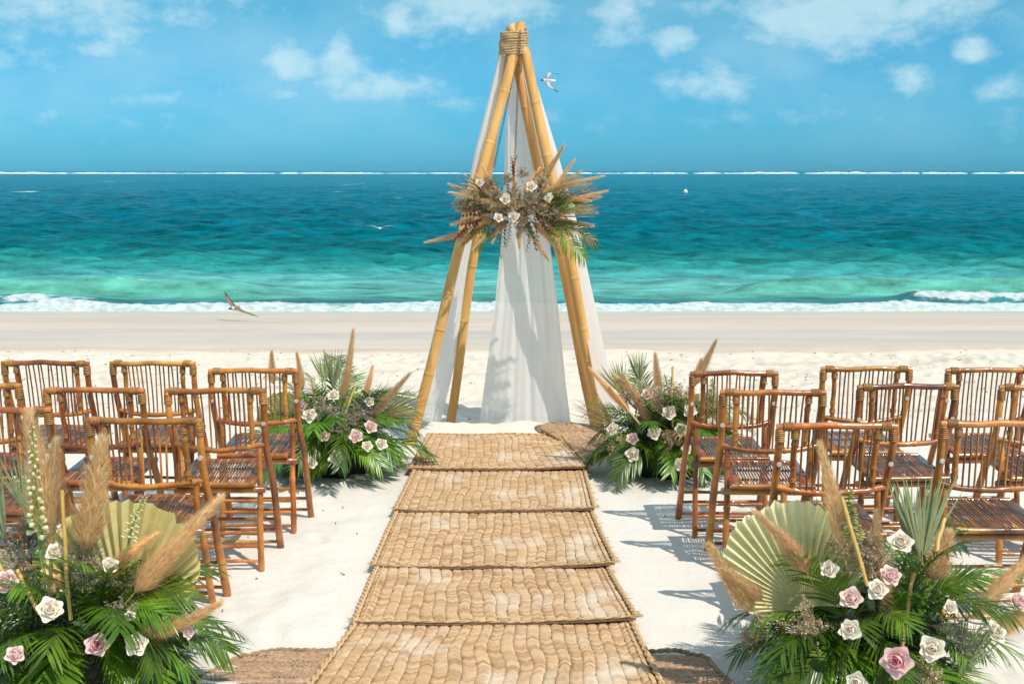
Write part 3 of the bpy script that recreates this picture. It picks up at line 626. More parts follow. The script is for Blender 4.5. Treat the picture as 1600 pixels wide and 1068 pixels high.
CH = [ # left px, right px, Y, kit, rz, tilt, label, side
 (130,315,4.62,4,-.02,0,'aisle chair of bamboo, its backrest just above the round yellow palm leaf','L'),
 (-108,79,4.80,1,.03,0,'bamboo folding chair cut by the left picture edge, behind the tallest beige plume','L'),
 (258,415,5.22,2,.02,0,'bamboo folding chair at the left aisle edge, second of three counting from the arch','L'),
 (68,227,5.32,0,-.02,0,'bamboo folding chair in the middle row on the left, one seat in from the aisle','L'),
 (-122,34,5.36,3,.02,0,'bamboo folding chair in the left middle row, only its right post in the picture','L'),
 (327,467,5.80,0,.0,0,'bamboo folding chair nearest the left back flower arrangement, at the aisle','L'),
 (174,308,6.02,3,-.03,0,'bamboo folding chair in the back row on the left, between two others of that row','L'),
 (5,143,5.98,1,-.03,0,'bamboo folding chair in the back row on the left, outermost and by the picture edge','L'),
 (1077,1215,5.74,1,.02,0,'bamboo folding chair nearest the right back flower arrangement, at the aisle','R'),
 (1281,1423,5.86,2,-.01,0,'bamboo folding chair in the right back row with a high arched yellowish top rail','R'),
 (1475,1615,5.80,0,.03,0,'bamboo folding chair, outermost of the right back row, light binding round its top corner','R'),
 (1125,1290,5.20,3,-.03,0,'bamboo folding chair at the right aisle edge, second from the arch, yellow bound corners','R'),
 (1338,1498,5.34,1,.04,0,'bamboo folding chair in the middle row on the right, one seat in from the aisle','R'),
 (1560,1722,5.36,2,.0,0,'bamboo folding chair in the middle row on the right, cut by the right picture edge','R'),
 (1215,1405,4.50,0,.01,0,'bamboo folding chair directly behind the front right flower arrangement and its pale fan leaf','R'),
 (1472,1662,4.56,3,.0,0,'bamboo folding chair behind the front right flowers, nearest the right picture edge','R')]
for i, (xa, xb, Y, k, rz, tl, lab, side) in enumerate(CH):
    p = at((xa+xb)/2, 620, Y); pa, pb = at(xa, 620, Y), at(xb, 620, Y); wd = (pb-pa).length
    s = wd/.462
    kit = kit_near if k == 4 else kits[k]
    place_chair(kit, (p.x, Y, sand_z(p.x, Y+.15)*.7), rz, (s, 1, 1.0), lab, side, tl)

# ------------------------------------------------------------------ bamboo arch
arch = thing('bamboo_arch', 'tall pyramid arch of four pale bamboo poles bound with rope at the top', 'arch', (0, 8.0, 0))
AO = Vector((0, 8.0, 0))
def pole(pts, r0, r1, seed, nodes):
    b = MB(); pp = [Vector(p)-AO for p in pts]; node_tube(b, pp, (r0, r1), 16, nodes, seed, jit=.012, gain=1.07, last=.9)
    # hollow, cut top
    o = obj('pole', b.mesh('pole', M['bamboo']), arch)
    rr = random.Random(seed); ns = []
    pl = [pp[0].lerp(pp[-1], (i+.5)/nodes) for i in range(nodes)]
    return o
fl_foot, bl_foot, fr_foot, br_foot = gr(640,698,-.03), gr(702,672,-.04), gr(946,688,-.04), at(932,682,8.28)
br_foot.z = -.05
pole([fl_foot, at(716,400,7.76), at(803,83,7.90), at(815,36,7.93)], .036, .033, 1, 9)
pole([fr_foot, at(888,400,7.86), at(822,86,7.92), at(797,41,7.95)], .038, .034, 2, 8)
pole([bl_foot, at(742,400,8.18), at(786,90,8.02), at(790,55,8.0)], .034, .031, 3, 8)
pole([br_foot, at(876,410,8.22), at(809,110,8.04), at(806,50,8.0)], .034, .031, 4, 8)
b = MB(); wc = at(803,68,7.96)-AO
for k in range(11):
    z = -.068+.0135*k; sx = .098-.012*k/11; pts = []
    for i in range(33):
        a = 2*PI*i/32; rr_ = 1+.03*math.sin(3*a+k); pts.append(wc+Vector((math.cos(a)*sx*rr_, math.sin(a)*.085*rr_-.0, z+.004*math.sin(a+k*1.3)+.002*math.sin(5*a+k))))
    b.tube(pts, .0085, 6, cap=False)
pts = [wc+Vector((.040,-.02,.082))+Vector((math.cos(a)*.039, math.sin(a)*.039, .015*math.cos(a+.8))) for a in [2*PI*i/20 for i in range(21)]]
b.tube(pts, .0055, 6, cap=False)
obj('rope_wrap', b.mesh('rope_wrap', M['rope']), arch)

# chains
def chain_mesh(p0, p1, link=.026, r=.0022, seed=0, sag=0):
    b = MB(); d = p1-p0; n = int(d.length/(link*.78)); ax = d.normalized(); s = ax.orthogonal().normalized(); c = ax.cross(s)
    for i in range(n):
        t = (i+.5)/n; o = p0+d*t+Vector((0, 0, -sag*math.sin(PI*t))); u = s if i % 2 else c
        b.tube([o+ax*math.cos(a)*link*.5+u*math.sin(a)*link*.28 for a in [2*PI*k/8 for k in range(9)]], r, 4, cap=False)
    return b.mesh('chain', M['chain'])
tag(obj('hanging_chain', chain_mesh(at(813,48,7.86), at(804,262,7.80), seed=1)), 'thin rusty chain hanging down the middle of the arch to the flowers', 'chain', 'chains holding the hanging flowers')
tag(obj('hanging_chain', chain_mesh(at(806,96,8.0), at(772,262,7.95), seed=2)), 'rusty chain running along the inner side of the left bamboo pole', 'chain', 'chains holding the hanging flowers')

# ------------------------------------------------------------------ sheer drapes
def drape(label, tl, tr, rows, folds, amp, seed, nv=80, nu=90, bulge=None):
    """rows: list of (t, left point, right point) down the cloth, t = 0..1"""
    us = np.linspace(0, 1, nu); vs = np.linspace(0, 1, nv)
    T = [r[0] for r in rows]; Lp = np.array([list(r[1]) for r in rows]); Rp = np.array([list(r[2]) for r in rows])
    L_ = np.stack([np.interp(vs, T, Lp[:, j]) for j in range(3)], -1); R_ = np.stack([np.interp(vs, T, Rp[:, j]) for j in range(3)], -1)
    P = L_[:, None, :]*(1-us[None, :, None])+R_[:, None, :]*us[None, :, None]
    if bulge is not None:
        u_ = us[None, :, None]; B_ = np.stack([np.interp(vs, T, np.array([list(q) for q in bulge])[:, j]) for j in range(3)], -1)[:, None, :]
        P = L_[:, None, :]*(1-u_)**2+2*u_*(1-u_)*B_+R_[:, None, :]*u_**2
    w = np.linalg.norm(R_-L_, axis=1)[:, None]; d = (R_-L_)/np.maximum(w, 1e-6); nrm = np.stack([-d[:, 1], d[:, 0], 0*d[:, 0]], -1)[:, None, :]
    U = us[None, :]+.03*fbm(us[None, :]*3, vs[:, None]*1.2, seed, 2); Vv = vs[:, None]
    f = amp*(w/.5)**.6*(np.sin(U*folds*2*PI+seed)*.55+.3*np.sin(U*folds*3.7*PI+seed*2+Vv*1.5)+.5*fbm(U*folds*1.3, Vv*1.1, seed+3, 3))
    P = P+nrm*f[..., None]
    me = grid_mesh('sheer_drape', P[..., 0], P[..., 1], P[..., 2], M['drape'])
    return tag(obj('sheer_drape', me), label, 'drape', 'sheer white drapes on the arch')
drape('sheer white drape hanging in folds at the back of the arch, grey in shade', 0, 0, [(0, at(799,84,8.08), at(812,84,8.08)), (.22, at(789,230,8.14), at(834,230,8.14)), (.47, at(784,370,8.2), at(858,370,8.2)), (.68, at(773,480,8.2), at(872,480,8.2)),
    (.88, at(757,600,8.18), at(884,600,8.18)), (1, at(747,677,8.16), at(894,677,8.16))], 5, .012, 3)
drape('sheer white drape slung down the left side of the arch', 0, 0, [(0, at(783,78,7.92), at(792,82,7.99)), (.28, at(742,238,7.80), at(772,238,8.16)), (.5, at(718,350,7.78), at(752,350,8.28)), (.75, at(694,480,7.82), at(730,480,8.30)), (1, at(652,655,7.90), at(686,662,8.26))], 6, .016, 5)
drape('sheer white drape slung down the outer right side of the arch', 0, 0, [(0, at(811,84,8.08), at(822,84,8.0)), (.3, at(838,240,8.22), at(856,240,7.97)), (.5, at(862,345,8.28), at(879,345,7.95)), (.75, at(895,500,8.34), at(911,500,7.90)), (1, at(930,674,8.38), at(946,684,7.85))], 6, .010, 8,
    bulge=[at(829,84,8.02), at(894,240,8.0), at(930,345,8.02), at(966,500,8.04), at(1000,672,8.06)])

# ------------------------------------------------------------------ flower parts
def quad_leaf(b, p, d, side, up, L_, w, droop, n=3, fold=.25, mi=0):
    """one lanceolate leaflet with a crease"""
    pts = []; c = Vector(p); dd = d.normalized()
    prof = {3: [.55, 1.0, .75, 0], 4: [.4, .9, 1.0, .65, 0], 2: [.7, 1, 0]}[n]
    vs = []
    for i in range(n+1):
        hw = w*.5*prof[i]; vs += [c-side*hw+up*hw*fold, c.copy(), c+side*hw+up*hw*fold]
        dd = (dd+Vector((0,0,-droop))).normalized(); c = c+dd*(L_/n)
    fs = []
    for i in range(n):
        fs += [(3*i, 3*i+1, 3*i+4, 3*i+3), (3*i+1, 3*i+2, 3*i+5, 3*i+4)]
    b.add(vs, fs, mi)
def frond_mesh(seed, e0, e1, L_=.55, pairs=26, ll=.17, lw=.011, mt='palm', vee=.35, droop=.14):
    """pinnate frond leaving the origin towards +y at elevation e0, bending to e1 degrees"""
    rr = random.Random(seed); b = MB(); K = 14; p = Vector((0,0,0)); pts = [p.copy()]; dirs = []
    sw = rr.uniform(-.25, .25)
    for i in range(K):
        t = i/(K-1); e = math.radians(e0+(e1-e0)*t**1.1); a = sw*t
        d = Vector((math.sin(a)*math.cos(e), math.cos(a)*math.cos(e), math.sin(e))); dirs.append(d); p = p+d*(L_/K); pts.append(p.copy())
    b.tube(pts, [.0035*(1-.75*i/K)+.0006 for i in range(K+1)], 5)
    for k in range(pairs):
        t = .16+.84*k/(pairs-1); f = min(t*K, K-1e-3); i = int(f); c = pts[i].lerp(pts[i+1], f-i); d = dirs[min(i, K-1)]
        sx = d.cross(Vector((0,0,1))).normalized(); up = sx.cross(d).normalized()
        prof = (math.sin(PI*min(1, (t-.05)*.93))**.6)*.9+.1
        for s in (-1, 1):
            if rr.random() < .03: continue
            fw = .75+.9*t+rr.uniform(-.12,.12)
            q = (sx*s+d*fw+up*(vee*(1-t)+rr.uniform(-.12,.12))).normalized()
            side = q.cross(up).normalized(); u2 = side.cross(q).normalized()
            quad_leaf(b, c, q, side, u2, ll*prof*rr.uniform(.85,1.12), lw*(.7+.3*prof), droop*rr.uniform(.4,1.7), 4)
    return b.mesh('palm_frond', M[mt])
FRONDS = {}
for kx, (e0, e1) in {'up': (80, 35), 'mid': (52, -8), 'low': (24, -42), 'drop': (0, -62)}.items():
    FRONDS[kx] = [frond_mesh(100+j+hash_ix*10, e0+j*4, e1-j*6, pairs=24+j*3, ll=.16+.02*j) for hash_ix, j in [(len(kx)+ord(kx[0]), q) for q in range(3)]]
FROND_BROAD = [frond_mesh(190+j, 30, -45, .42, 18, .20, .021, droop=.10) for j in range(2)]
FROND_DRY = [frond_mesh(200+j, 60-20*j, 20-20*j, .5, 22, .15, .007, mt='palm_dry') for j in range(2)]
def plume_mesh(seed, bend=.1, fat=1.0, n=4200):
    """pampas plume, unit length along +z: stalk, then a soft tapering head of fine fibres"""
    rr = random.Random(seed); b = MB()
    def ax(t): return Vector((bend*(t*t), .35*bend*math.sin(t*2.2), t))
    pts = [ax(i/10) for i in range(11)]; b.tube(pts, [.006-.004*i/10 for i in range(11)], 5, c=(.8,.7,.5))
    prof = lambda s: fat*.095*(math.sin(PI*min(1, s**.62))**.75)*(1-.35*s)
    core = [ax(.24+.74*i/12) for i in range(13)]; b.tube(core, [max(.0015, prof(i/12)*.20) for i in range(13)], 8, c=(.80,.74,.66))
    for i in range(n):
        s = rr.random()**1.05; t = .22+.74*s; a = rr.uniform(0, 2*PI); R0 = prof(s)
        o = ax(t); rad = Vector((math.cos(a), math.sin(a), 0)); rb = R0*rr.uniform(.10, .72); ln = rr.uniform(.06, .17)*(1-.3*s)
        tang = (ax(min(1.05, t+.03))-ax(t)).normalized()
        spread = .40*(1-s)+.12+rr.uniform(-.12,.55)*fat
        p0 = o+rad*rb; p1 = p0+tang*ln*.55+rad*ln*spread*.6; p2 = p1+tang*ln*.5+rad*ln*spread*.30+Vector((rr.uniform(-.02,.02), rr.uniform(-.02,.02), -ln*.12))
        sd = tang.cross(rad)*rr.uniform(.0012,.0026); k = rr.uniform(.75, 1.2); c = (k, k*rr.uniform(.93,1.0), k*rr.uniform(.84,1.0))
        b.add([p0-sd, p0+sd, p1+sd*.8, p1-sd*.8, p2], [(0,1,2,3),(3,2,4)], c=c)
    return b.mesh('pampas_plume', M['plume'], color=True, smooth=False)
PLUMES = [plume_mesh(1, .10, 1.0), plume_mesh(2, .22, .8), plume_mesh(3, .05, 1.25), plume_mesh(4, -.15, .65)]
def petal_mesh(seed, mt, L_=.04, W=.042, cup=.5, curl=.5):
    rr = random.Random(seed); b = MB(); nu, nv = 5, 6; vs = []
    for j in range(nv+1):
        v = j/nv; wv = W*(.32+.68*math.sin(PI*min(1, .12+v*.55)))*(1 if v < .7 else math.sqrt(1-.62*((v-.7)/.3)**2))
        for i in range(nu+1):
            u = i/nu*2-1; x = u*wv*.5; y = -cup*L_*(1-math.cos(u*1.15))*(-.9)+curl*L_*max(0, v-.55)**2*2.2*(-1)
            z = L_*v-.20*L_*u*u*v**3+rr.uniform(-.0008,.0008)+.03*L_*max(0, 1-abs(u)*3)*(v > .95)
            bulge = -.42*L_*math.sin(PI*v*.8)
            vs.append((x, bulge-y*-1*0+(-curl*L_*max(0, v-.55)**2*2.4)+cup*L_*.5*u*u+rr.uniform(-.0006,.0006), z))
    b.add(vs, [(j*(nu+1)+i, j*(nu+1)+i+1, (j+1)*(nu+1)+i+1, (j+1)*(nu+1)+i) for j in range(nv) for i in range(nu)])
    me = b.mesh('petal', mt); return me
PET = {}
for cname, outer, inner in (('white', 'petal_white', 'petal_peach'), ('pink', 'petal_pink', 'petal_deep'), ('blush', 'petal_blush', 'petal_pink')):
    PET[cname] = [petal_mesh(1, M[inner], .030, .028, 1.0, .15), petal_mesh(2, M[outer], .034, .044, 1.0, .3), petal_mesh(3, M[outer], .037, .058, .9, .8), petal_mesh(4, M[outer], .040, .070, .7, 1.2)]
def sepal_mesh():
    b = MB()
    for k in range(5):
        a = k*2*PI/5; d = Vector((math.cos(a), math.sin(a), -.1)); quad_leaf(b, (0,0,-.002), d, Vector((-math.sin(a), math.cos(a), 0)), Vector((0,0,1)), .03, .010, .2, 3)
    b.tube([(0,0,.004),(0,0,-.01),(0,0,-.07)], [.008,.005,.003], 6); return b.mesh('sepals', M['stem'])
SEPAL = sepal_mesh()
def quat_z(d, roll=0):
    return Vector(d).normalized().to_track_quat('Z', 'Y') @ Quaternion((0,0,1), roll)
def rose(root, org, pos, nrm, kind, size, seed):
    rr = random.Random(seed)
    core = MB()
    pts = []
    for i in range(40):
        a = i*.55; r = .0016+.00022*i; pts.append((math.cos(a)*r, math.sin(a)*r, .026+.0045*math.sin(i*.3)-.00015*i))
    core.tube(pts, .0022, 5); core.tube([(0,0,.0),(0,0,.012),(0,0,.024)], [.006,.013,.009], 10)
    key = 'core_'+kind
    if key not in PET: PET[key] = core.mesh('rose', M[{'white': 'petal_peach', 'pink': 'petal_deep', 'blush': 'petal_pink'}[kind]])
    mw = Matrix.Translation(pos-org) @ quat_z(nrm, rr.uniform(0, 6)).to_matrix().to_4x4() @ Matrix.Scale(size*.57, 4)
    r = obj('rose', PET[key], root, mw=mw)
    k = 0; op = rr.uniform(.55, 1.35)
    for ring, (n, rad, tilt, zo) in enumerate(((3, .004, -8, .006), (4, .008, 2, .004), (5, .011, 12, .001), (5, .012, 27, -.001))):
        for i in range(n):
            a = k*2.39996+rr.uniform(-.15,.15); k += 1
            tt = math.radians(tilt*op+rr.uniform(-7,9))
            m_ = Matrix.Rotation(a, 4, 'Z') @ Matrix.Translation((0, -rad, zo)) @ Matrix.Rotation(tt, 4, 'X') @ Matrix.Scale(rr.uniform(.92,1.1), 4)
            obj('petal', PET[kind][ring], r, mw=m_)
    obj('sepals', SEPAL, r)
    return r
def fan_mesh(seed, mt, spanA=250, folds=26, Rr=.24, oval=1.1):
    """pleated, trimmed fan palm leaf in the x-z plane, petiole down -z"""
    rr = random.Random(seed); n = folds*2; b = MB(); vs = [(0,0,0)]; nr = 6
    for i in range(n+1):
        a = math.radians(-spanA/2+spanA*i/n); rad = Rr*2*max(.16, math.cos(a*.98))**.72*rr.uniform(.975,1.02); z0 = (.013 if i % 2 else -.013)
        for j in range(1, nr+1):
            t = j/nr; q = rad*t; vs.append((math.sin(a)*q, z0*min(1, t*1.6)+.035*math.sin(a*1.3+seed)*t*t-.05*t*t, math.cos(a)*q))
    fs = []
    for i in range(n):
        o1, o2 = 1+i*nr, 1+(i+1)*nr; fs.append((0, o2, o1))
        for j in range(nr-1): fs.append((o1+j, o2+j, o2+j+1, o1+j+1))
    b.add(vs, fs); b.tube([(0,.002,.02),(0,0,-.15),(0,0,-.30)], [.005,.005,.005], 6)
    return b.mesh('fan_palm_leaf', M[mt], smooth=False)
def spiky_mesh(seed, n=22, span=80, Rr=.36, mt='blade', w=.011):
    rr = random.Random(seed); b = MB()
    for i in range(n):
        a = math.radians(-span/2+span*i/(n-1)+rr.uniform(-2,2)); d = Vector((math.sin(a), rr.uniform(-.08,.08), math.cos(a))); s = Vector((math.cos(a), 0, -math.sin(a)))
        quad_leaf(b, d*.03, d, s, Vector((0,1,0)), Rr*rr.uniform(.72,1.05), w, .03*rr.uniform(-1,1.5), 4, .5)
    b.tube([(0,0,.05),(0,0,-.12),(0,0,-.25)], .004, 5); return b.mesh('spiky_fan_leaf', M[mt])
def bell_mesh(seed, mt='bell', n=46, L_=1.0):
    rr = random.Random(seed); b = MB()
    ax = lambda t: Vector((.10*math.sin(t*1.8), .05*t*t, t)); b.tube([ax(i/8) for i in range(9)], [.012-.008*i/8 for i in range(9)], 5, mi=1)
    for i in range(n):
        t = .22+.76*(i+rr.uniform(-.5,.5))/n; a = i*2.4+rr.uniform(-.6,.6); s = (1.1-t*.85); d = Vector((math.cos(a), math.sin(a), .25)).normalized(); o = ax(t)+d*.045*s
        b.tube([ax(t), o], .004, 3, mi=1, cap=False)
        b.tube([o-d*.004, o+d*.018*s+Vector((0,0,-.006)), o+d*.042*s+Vector((0,0,-.012)), o+d*.056*s+Vector((0,0,-.016))], [.006*s+.002, .018*s+.003, .020*s+.003, .009*s+.002], 6)
    return b.mesh('bellflower_stem', [M[mt], M['stem']])
def spray_mesh(seed, mt='dried', n=420, leaf=.010, spread=.085, flat=1.0, lw=.0045):
    """dense head of fine twigs with tiny dry blossoms, about .2 across, growing up +z"""
    rr = random.Random(seed); b = MB()
    for i in range(20):
        a = rr.uniform(0, 2*PI); e = rr.uniform(.25, 1.4); d = Vector((math.cos(a)*math.cos(e), math.sin(a)*math.cos(e), math.sin(e)))
        q = d*spread*rr.uniform(.8,1.25); b.tube([Vector((0,0,-.05)), q*.5, q], [.0014,.001,.0007], 3, cap=False)
        for k in range(n//20):
            t = rr.uniform(.3, 1.08); c = q*t; dd = (d+Vector((rr.gauss(0,.7), rr.gauss(0,.7), rr.gauss(0,.7)))).normalized(); c2 = c+dd*rr.uniform(.006,.020)
            b.tube([c, c2], .0006, 3, cap=False)
            s = dd.orthogonal().normalized(); s = Quaternion(dd, rr.uniform(0,6)) @ s; u = dd.cross(s)
            for w_ in range(2):
                dv = (dd+s*rr.uniform(-.9,.9)+u*rr.uniform(-.9,.9)).normalized()
                b.add([c2-s*lw*.5, c2+dv*leaf*.5+u*lw*.6, c2+dv*leaf, c2+dv*leaf*.5-u*lw*.6+s*lw*.4], [(0,1,2,3)])
    return b.mesh('dried_flower_spray', M[mt], smooth=False)
def sprig_mesh(seed, mt='euca', n=26, leaf=.026, lw=.018, L_=.26):
    rr = random.Random(seed); b = MB(); bend = rr.uniform(-.2,.3)
    ax = lambda t: Vector((bend*t*t*.25, .02*math.sin(t*4), t*L_)); b.tube([ax(i/6) for i in range(7)], [.0022-.0014*i/6 for i in range(7)], 4)
    for i in range(n):
        t = .15+.85*i/n; a = i*PI/2+(.4 if i % 2 else 0); d = Vector((math.cos(a), math.sin(a), rr.uniform(.3,.9))).normalized(); s = d.cross(Vector((0,0,1))).normalized()
        quad_leaf(b, ax(t), d, s, Vector((0,0,1)), leaf*rr.uniform(.7,1.15)*(1.1-.4*t), lw*(1.1-.4*t), .05, 3, .2)
    return b.mesh('leafy_sprig', M[mt])
FANS = [fan_mesh(1, 'fan', 164, 32, .235), fan_mesh(2, 'fan_green', 164, 32, .215), fan_mesh(3, 'fan', 150, 18, .17)]
SPIKY = [spiky_mesh(1, 20, 46, .34), spiky_mesh(2, 16, 38, .36), spiky_mesh(3, 16, 50, .42, 'palm_dry', .008)]
BELLS = [bell_mesh(1), bell_mesh(2, 'bellgreen', 60), bell_mesh(3)]
SPRAYS = [spray_mesh(1), spray_mesh(2, 'dried_grey', 520, .008), spray_mesh(3, 'dried', 600, .011, .10)]
SPRIGS = [sprig_mesh(1), sprig_mesh(2), sprig_mesh(3, 'rust', 24, .024, .018, .20), sprig_mesh(4, 'palm', 30, .04, .013, .28)]
def stick_mesh():
    b = MB(); node_tube(b, [(0,0,0),(.006,0,.5),(0,0,1)], (.0072,.0062), 8, 3, 5, jit=.0); 
    return b
STICK = {}
def span_obj(name, me, root, org, p0, p1, roll=0, xs=None):
    d = p1-p0; L_ = d.length; xs = xs or L_
    mw = Matrix.Translation(p0-org) @ quat_z(d, roll).to_matrix().to_4x4() @ Matrix.Diagonal((xs, xs, L_, 1))
    return obj(name, me, root, mw=mw)
def dome_hit(px, py, C, rad):
    o = Vector((0,0,HC)); d = (at(px, py, 4)-o).normalized(); S = lambda v: Vector((v.x/rad[0], v.y/rad[1], v.z/rad[2]))
    oo, dd = S(o-C), S(d); a, bb, c = dd.dot(dd), 2*oo.dot(dd), oo.dot(oo)-1; D = bb*bb-4*a*c
    t = (-bb-math.sqrt(D))/(2*a) if D > 0 else -bb/(2*a)
    p = o+d*t; n = p-C; n = Vector((n.x/rad[0]**2, n.y/rad[1]**2, n.z/rad[2]**2)).normalized(); return p, n
def moss_mesh(seed, rx, ry, rz):
    rr = random.Random(seed); b = MB(); vs = []; n, m = 20, 10
    for j in range(m+1):
        ph = -PI/2+PI*j/m
        for i in range(n):
            a = 2*PI*i/n; k = 1+rr.uniform(-.12,.12); vs.append((math.cos(a)*math.cos(ph)*rx*k, math.sin(a)*math.cos(ph)*ry*k, math.sin(ph)*rz*k))
    b.add(vs, [(j*n+i, j*n+(i+1) % n, (j+1)*n+(i+1) % n, (j+1)*n+i) for j in range(m) for i in range(n)]); return b.mesh('moss_base', M['moss'])

def arrangement(name, label, group, C, Y, roses, plumes, sticks, bells, sprays, fans, spikes, seed, size=1.0, dens=1.0, rad=None, dry=0, extra=()):
    """ground-standing arrangement round C (on the sand), built from stems that all start in its moss base"""
    rr = random.Random(seed); root = thing(name, label, 'flower arrangement', C, 0, group); org = Vector(C)
    rad = rad or (.40*size, .36*size, .44*size); D0 = org+Vector((0,0,.10))
    hub = org+Vector((0,0,.13*size))
    obj('moss_base', moss_mesh(seed, .25*size, .22*size, .22*size), root, loc=(0,0,.12*size))
    def fr(kind, az, sc, tilt=0, up=.0, me=None):
        me = me or rr.choice(FRONDS[kind]); off = Vector((math.sin(az), math.cos(az), 0))*rr.uniform(.04,.12)*size+Vector((0,0,up))
        obj('palm_frond', me, root, mw=Matrix.Translation(hub-org+off) @ Matrix.Rotation(-az, 4, 'Z') @ Matrix.Rotation(rr.uniform(-.5,.5), 4, 'Y') @ Matrix.Scale(sc, 4))
    for kind, n, s0 in (('up', 9, .80), ('mid', 17, .80), ('low', 17, .86), ('drop', 14, .62)):
        n = int(n*dens)
        for i in range(n):
            az = 2*PI*(i+rr.uniform(-.35,.35))/n+.3; facing = -math.cos(az)
            if kind == 'up' and rr.random() < .15: continue
            fr(kind, az, size*s0*rr.uniform(.78,1.12), up=rr.uniform(-.02,.12)*size)
    for i in range(int(7*dens)):
        az = PI+rr.uniform(-1.4,1.4); fr('', az, size*rr.uniform(.7,.95), me=rr.choice(FROND_BROAD), up=.05*size)
    for i in range(dry):
        fr('', rr.uniform(0, 2*PI), size*rr.uniform(.8,1.05), me=rr.choice(FROND_DRY), up=.05)
    for i in range(int(34*dens)):   # leafy filler between the fronds
        a = rr.uniform(0, 2*PI); e = rr.uniform(.1, 1.3); d = Vector((math.cos(a)*math.cos(e), math.sin(a)*math.cos(e), math.sin(e)))
        me = rr.choice([SPRIGS[0], SPRIGS[1], SPRIGS[3], SPRIGS[3]])
        obj('leafy_sprig', me, root, mw=Matrix.Translation(hub-org+Vector((d.x*rad[0]*.35, d.y*rad[1]*.35, d.z*rad[2]*.3))) @ quat_z(d, rr.uniform(0,6)).to_matrix().to_4x4() @ Matrix.Scale(size*rr.uniform(.7,1.05), 4))
    for i, (px, py, kd, s) in enumerate(roses):
        p, n = dome_hit(px, py, D0, (rad[0]*1.12, rad[1]*1.2, rad[2]*1.06)); nn = (n*.6+(Vector((0,0,HC))-p).normalized()*.75+Vector((rr.uniform(-.35,.35), 0, rr.uniform(.0,.35)))).normalized()
        rose(root, org, p-nn*.03+(Vector((0,0,HC))-p).normalized()*.07*size, nn, kd, s, seed*50+i)
    for i, (bx, by, tx, ty, k, w) in enumerate(plumes):
        yb = Y-.12; p0 = at(bx, by, yb); d_ = 0.02*((tx-bx)/60); p1 = at(tx, ty, yb+rr.uniform(-.04,.10)); st = (p1-p0)
        p0 = p0-st*.30; L_ = (p1-p0).length
        span_obj('pampas_plume', PLUMES[k], root, org, p0, p1, rr.uniform(0,6), w)
    for bx, by, tx, ty in sticks:
        p0, p1 = at(bx, by, Y-.20), at(tx, ty, Y-.14); q = p0-(p1-p0)*.5
        b = MB(); L_ = (p1-q).length; node_tube(b, [(0,0,0),(.004,.002,L_*.5),(0,0,L_)], .0066, 8, 3, int(bx), jit=.002)
        obj('bamboo_stick', b.mesh('bamboo_stick', M['stick']), root, mw=Matrix.Translation(q-org) @ quat_z(p1-q).to_matrix().to_4x4())
    for bx, by, tx, ty, k, w in bells:
        p0, p1 = at(bx, by, Y-.16), at(tx, ty, Y-.10); span_obj('bellflower_stem', BELLS[k], root, org, p0-(p1-p0)*.2, p1, rr.uniform(0,6), w)
    for px, py, k, s in sprays:
        p, n = dome_hit(px, py, D0, (rad[0]*1.02, rad[1]*1.1, rad[2]*1.0))
        obj('dried_flower_spray', SPRAYS[k], root, mw=Matrix.Translation(p-org-n*.03*s) @ quat_z((n+Vector((0,0,.5))).normalized(), rr.uniform(0,6)).to_matrix().to_4x4() @ Matrix.Scale(s, 4))
    for px, py, k, s, lean, yaw, dy in fans:
        p = at(px, py, Y+dy); obj('fan_palm_leaf', FANS[k], root, mw=Matrix.Translation(p-org) @ Matrix.Rotation(yaw, 4, 'Z') @ Matrix.Rotation(lean, 4, 'Y') @ Matrix.Rotation(.12, 4, 'X') @ Matrix.Scale(s, 4))
    for px, py, k, s, lean, dy in spikes:
        p = at(px, py, Y+dy); obj('spiky_fan_leaf', SPIKY[k], root, mw=Matrix.Translation(p-org) @ Matrix.Rotation(lean, 4, 'Y') @ Matrix.Scale(s, 4))
    return root
GG = 'floral arrangements standing on the sand'
Wt, Pk, Bl = 'white', 'pink', 'blush'
arrangement('flower_arrangement', 'big floral arrangement at the lower left with a round yellow fan palm leaf', GG, (-1.55, 3.95, 0), 3.92,
    [(85,857,Wt,1.0),(103,826,Bl,1.1),(174,878,Wt,1.0),(79,949,Wt,1.3),(10,904,Bl,1.3),(153,1005,Pk,1.2),(213,1004,Wt,1.25),(22,1020,Bl,1.0),(205,960,Wt,.6),(300,985,Bl,.7)],
    [(75,835,50,645,2,.46),(82,825,80,690,0,.40),(133,855,167,685,2,.46),(215,925,347,788,0,.42),(170,905,235,835,1,.30),(205,990,352,945,1,.36),(88,925,85,895,0,.2)],
    [(106,900,97,765),(50,935,27,890),(8,895,-8,870)], [(62,850,42,660,0,.42),(205,850,244,775,2,.34)],
    [(35,850,1,1.0),(20,880,1,.9),(125,880,1,.9),(50,820,1,.8),(150,905,1,.8),(190,960,1,.7)],
    [(195,965,0,1.0,.06,.12,.05)], [(10,850,1,.85,-.35,.05),(38,800,0,.6,-.15,.1)], 1, 1.05)
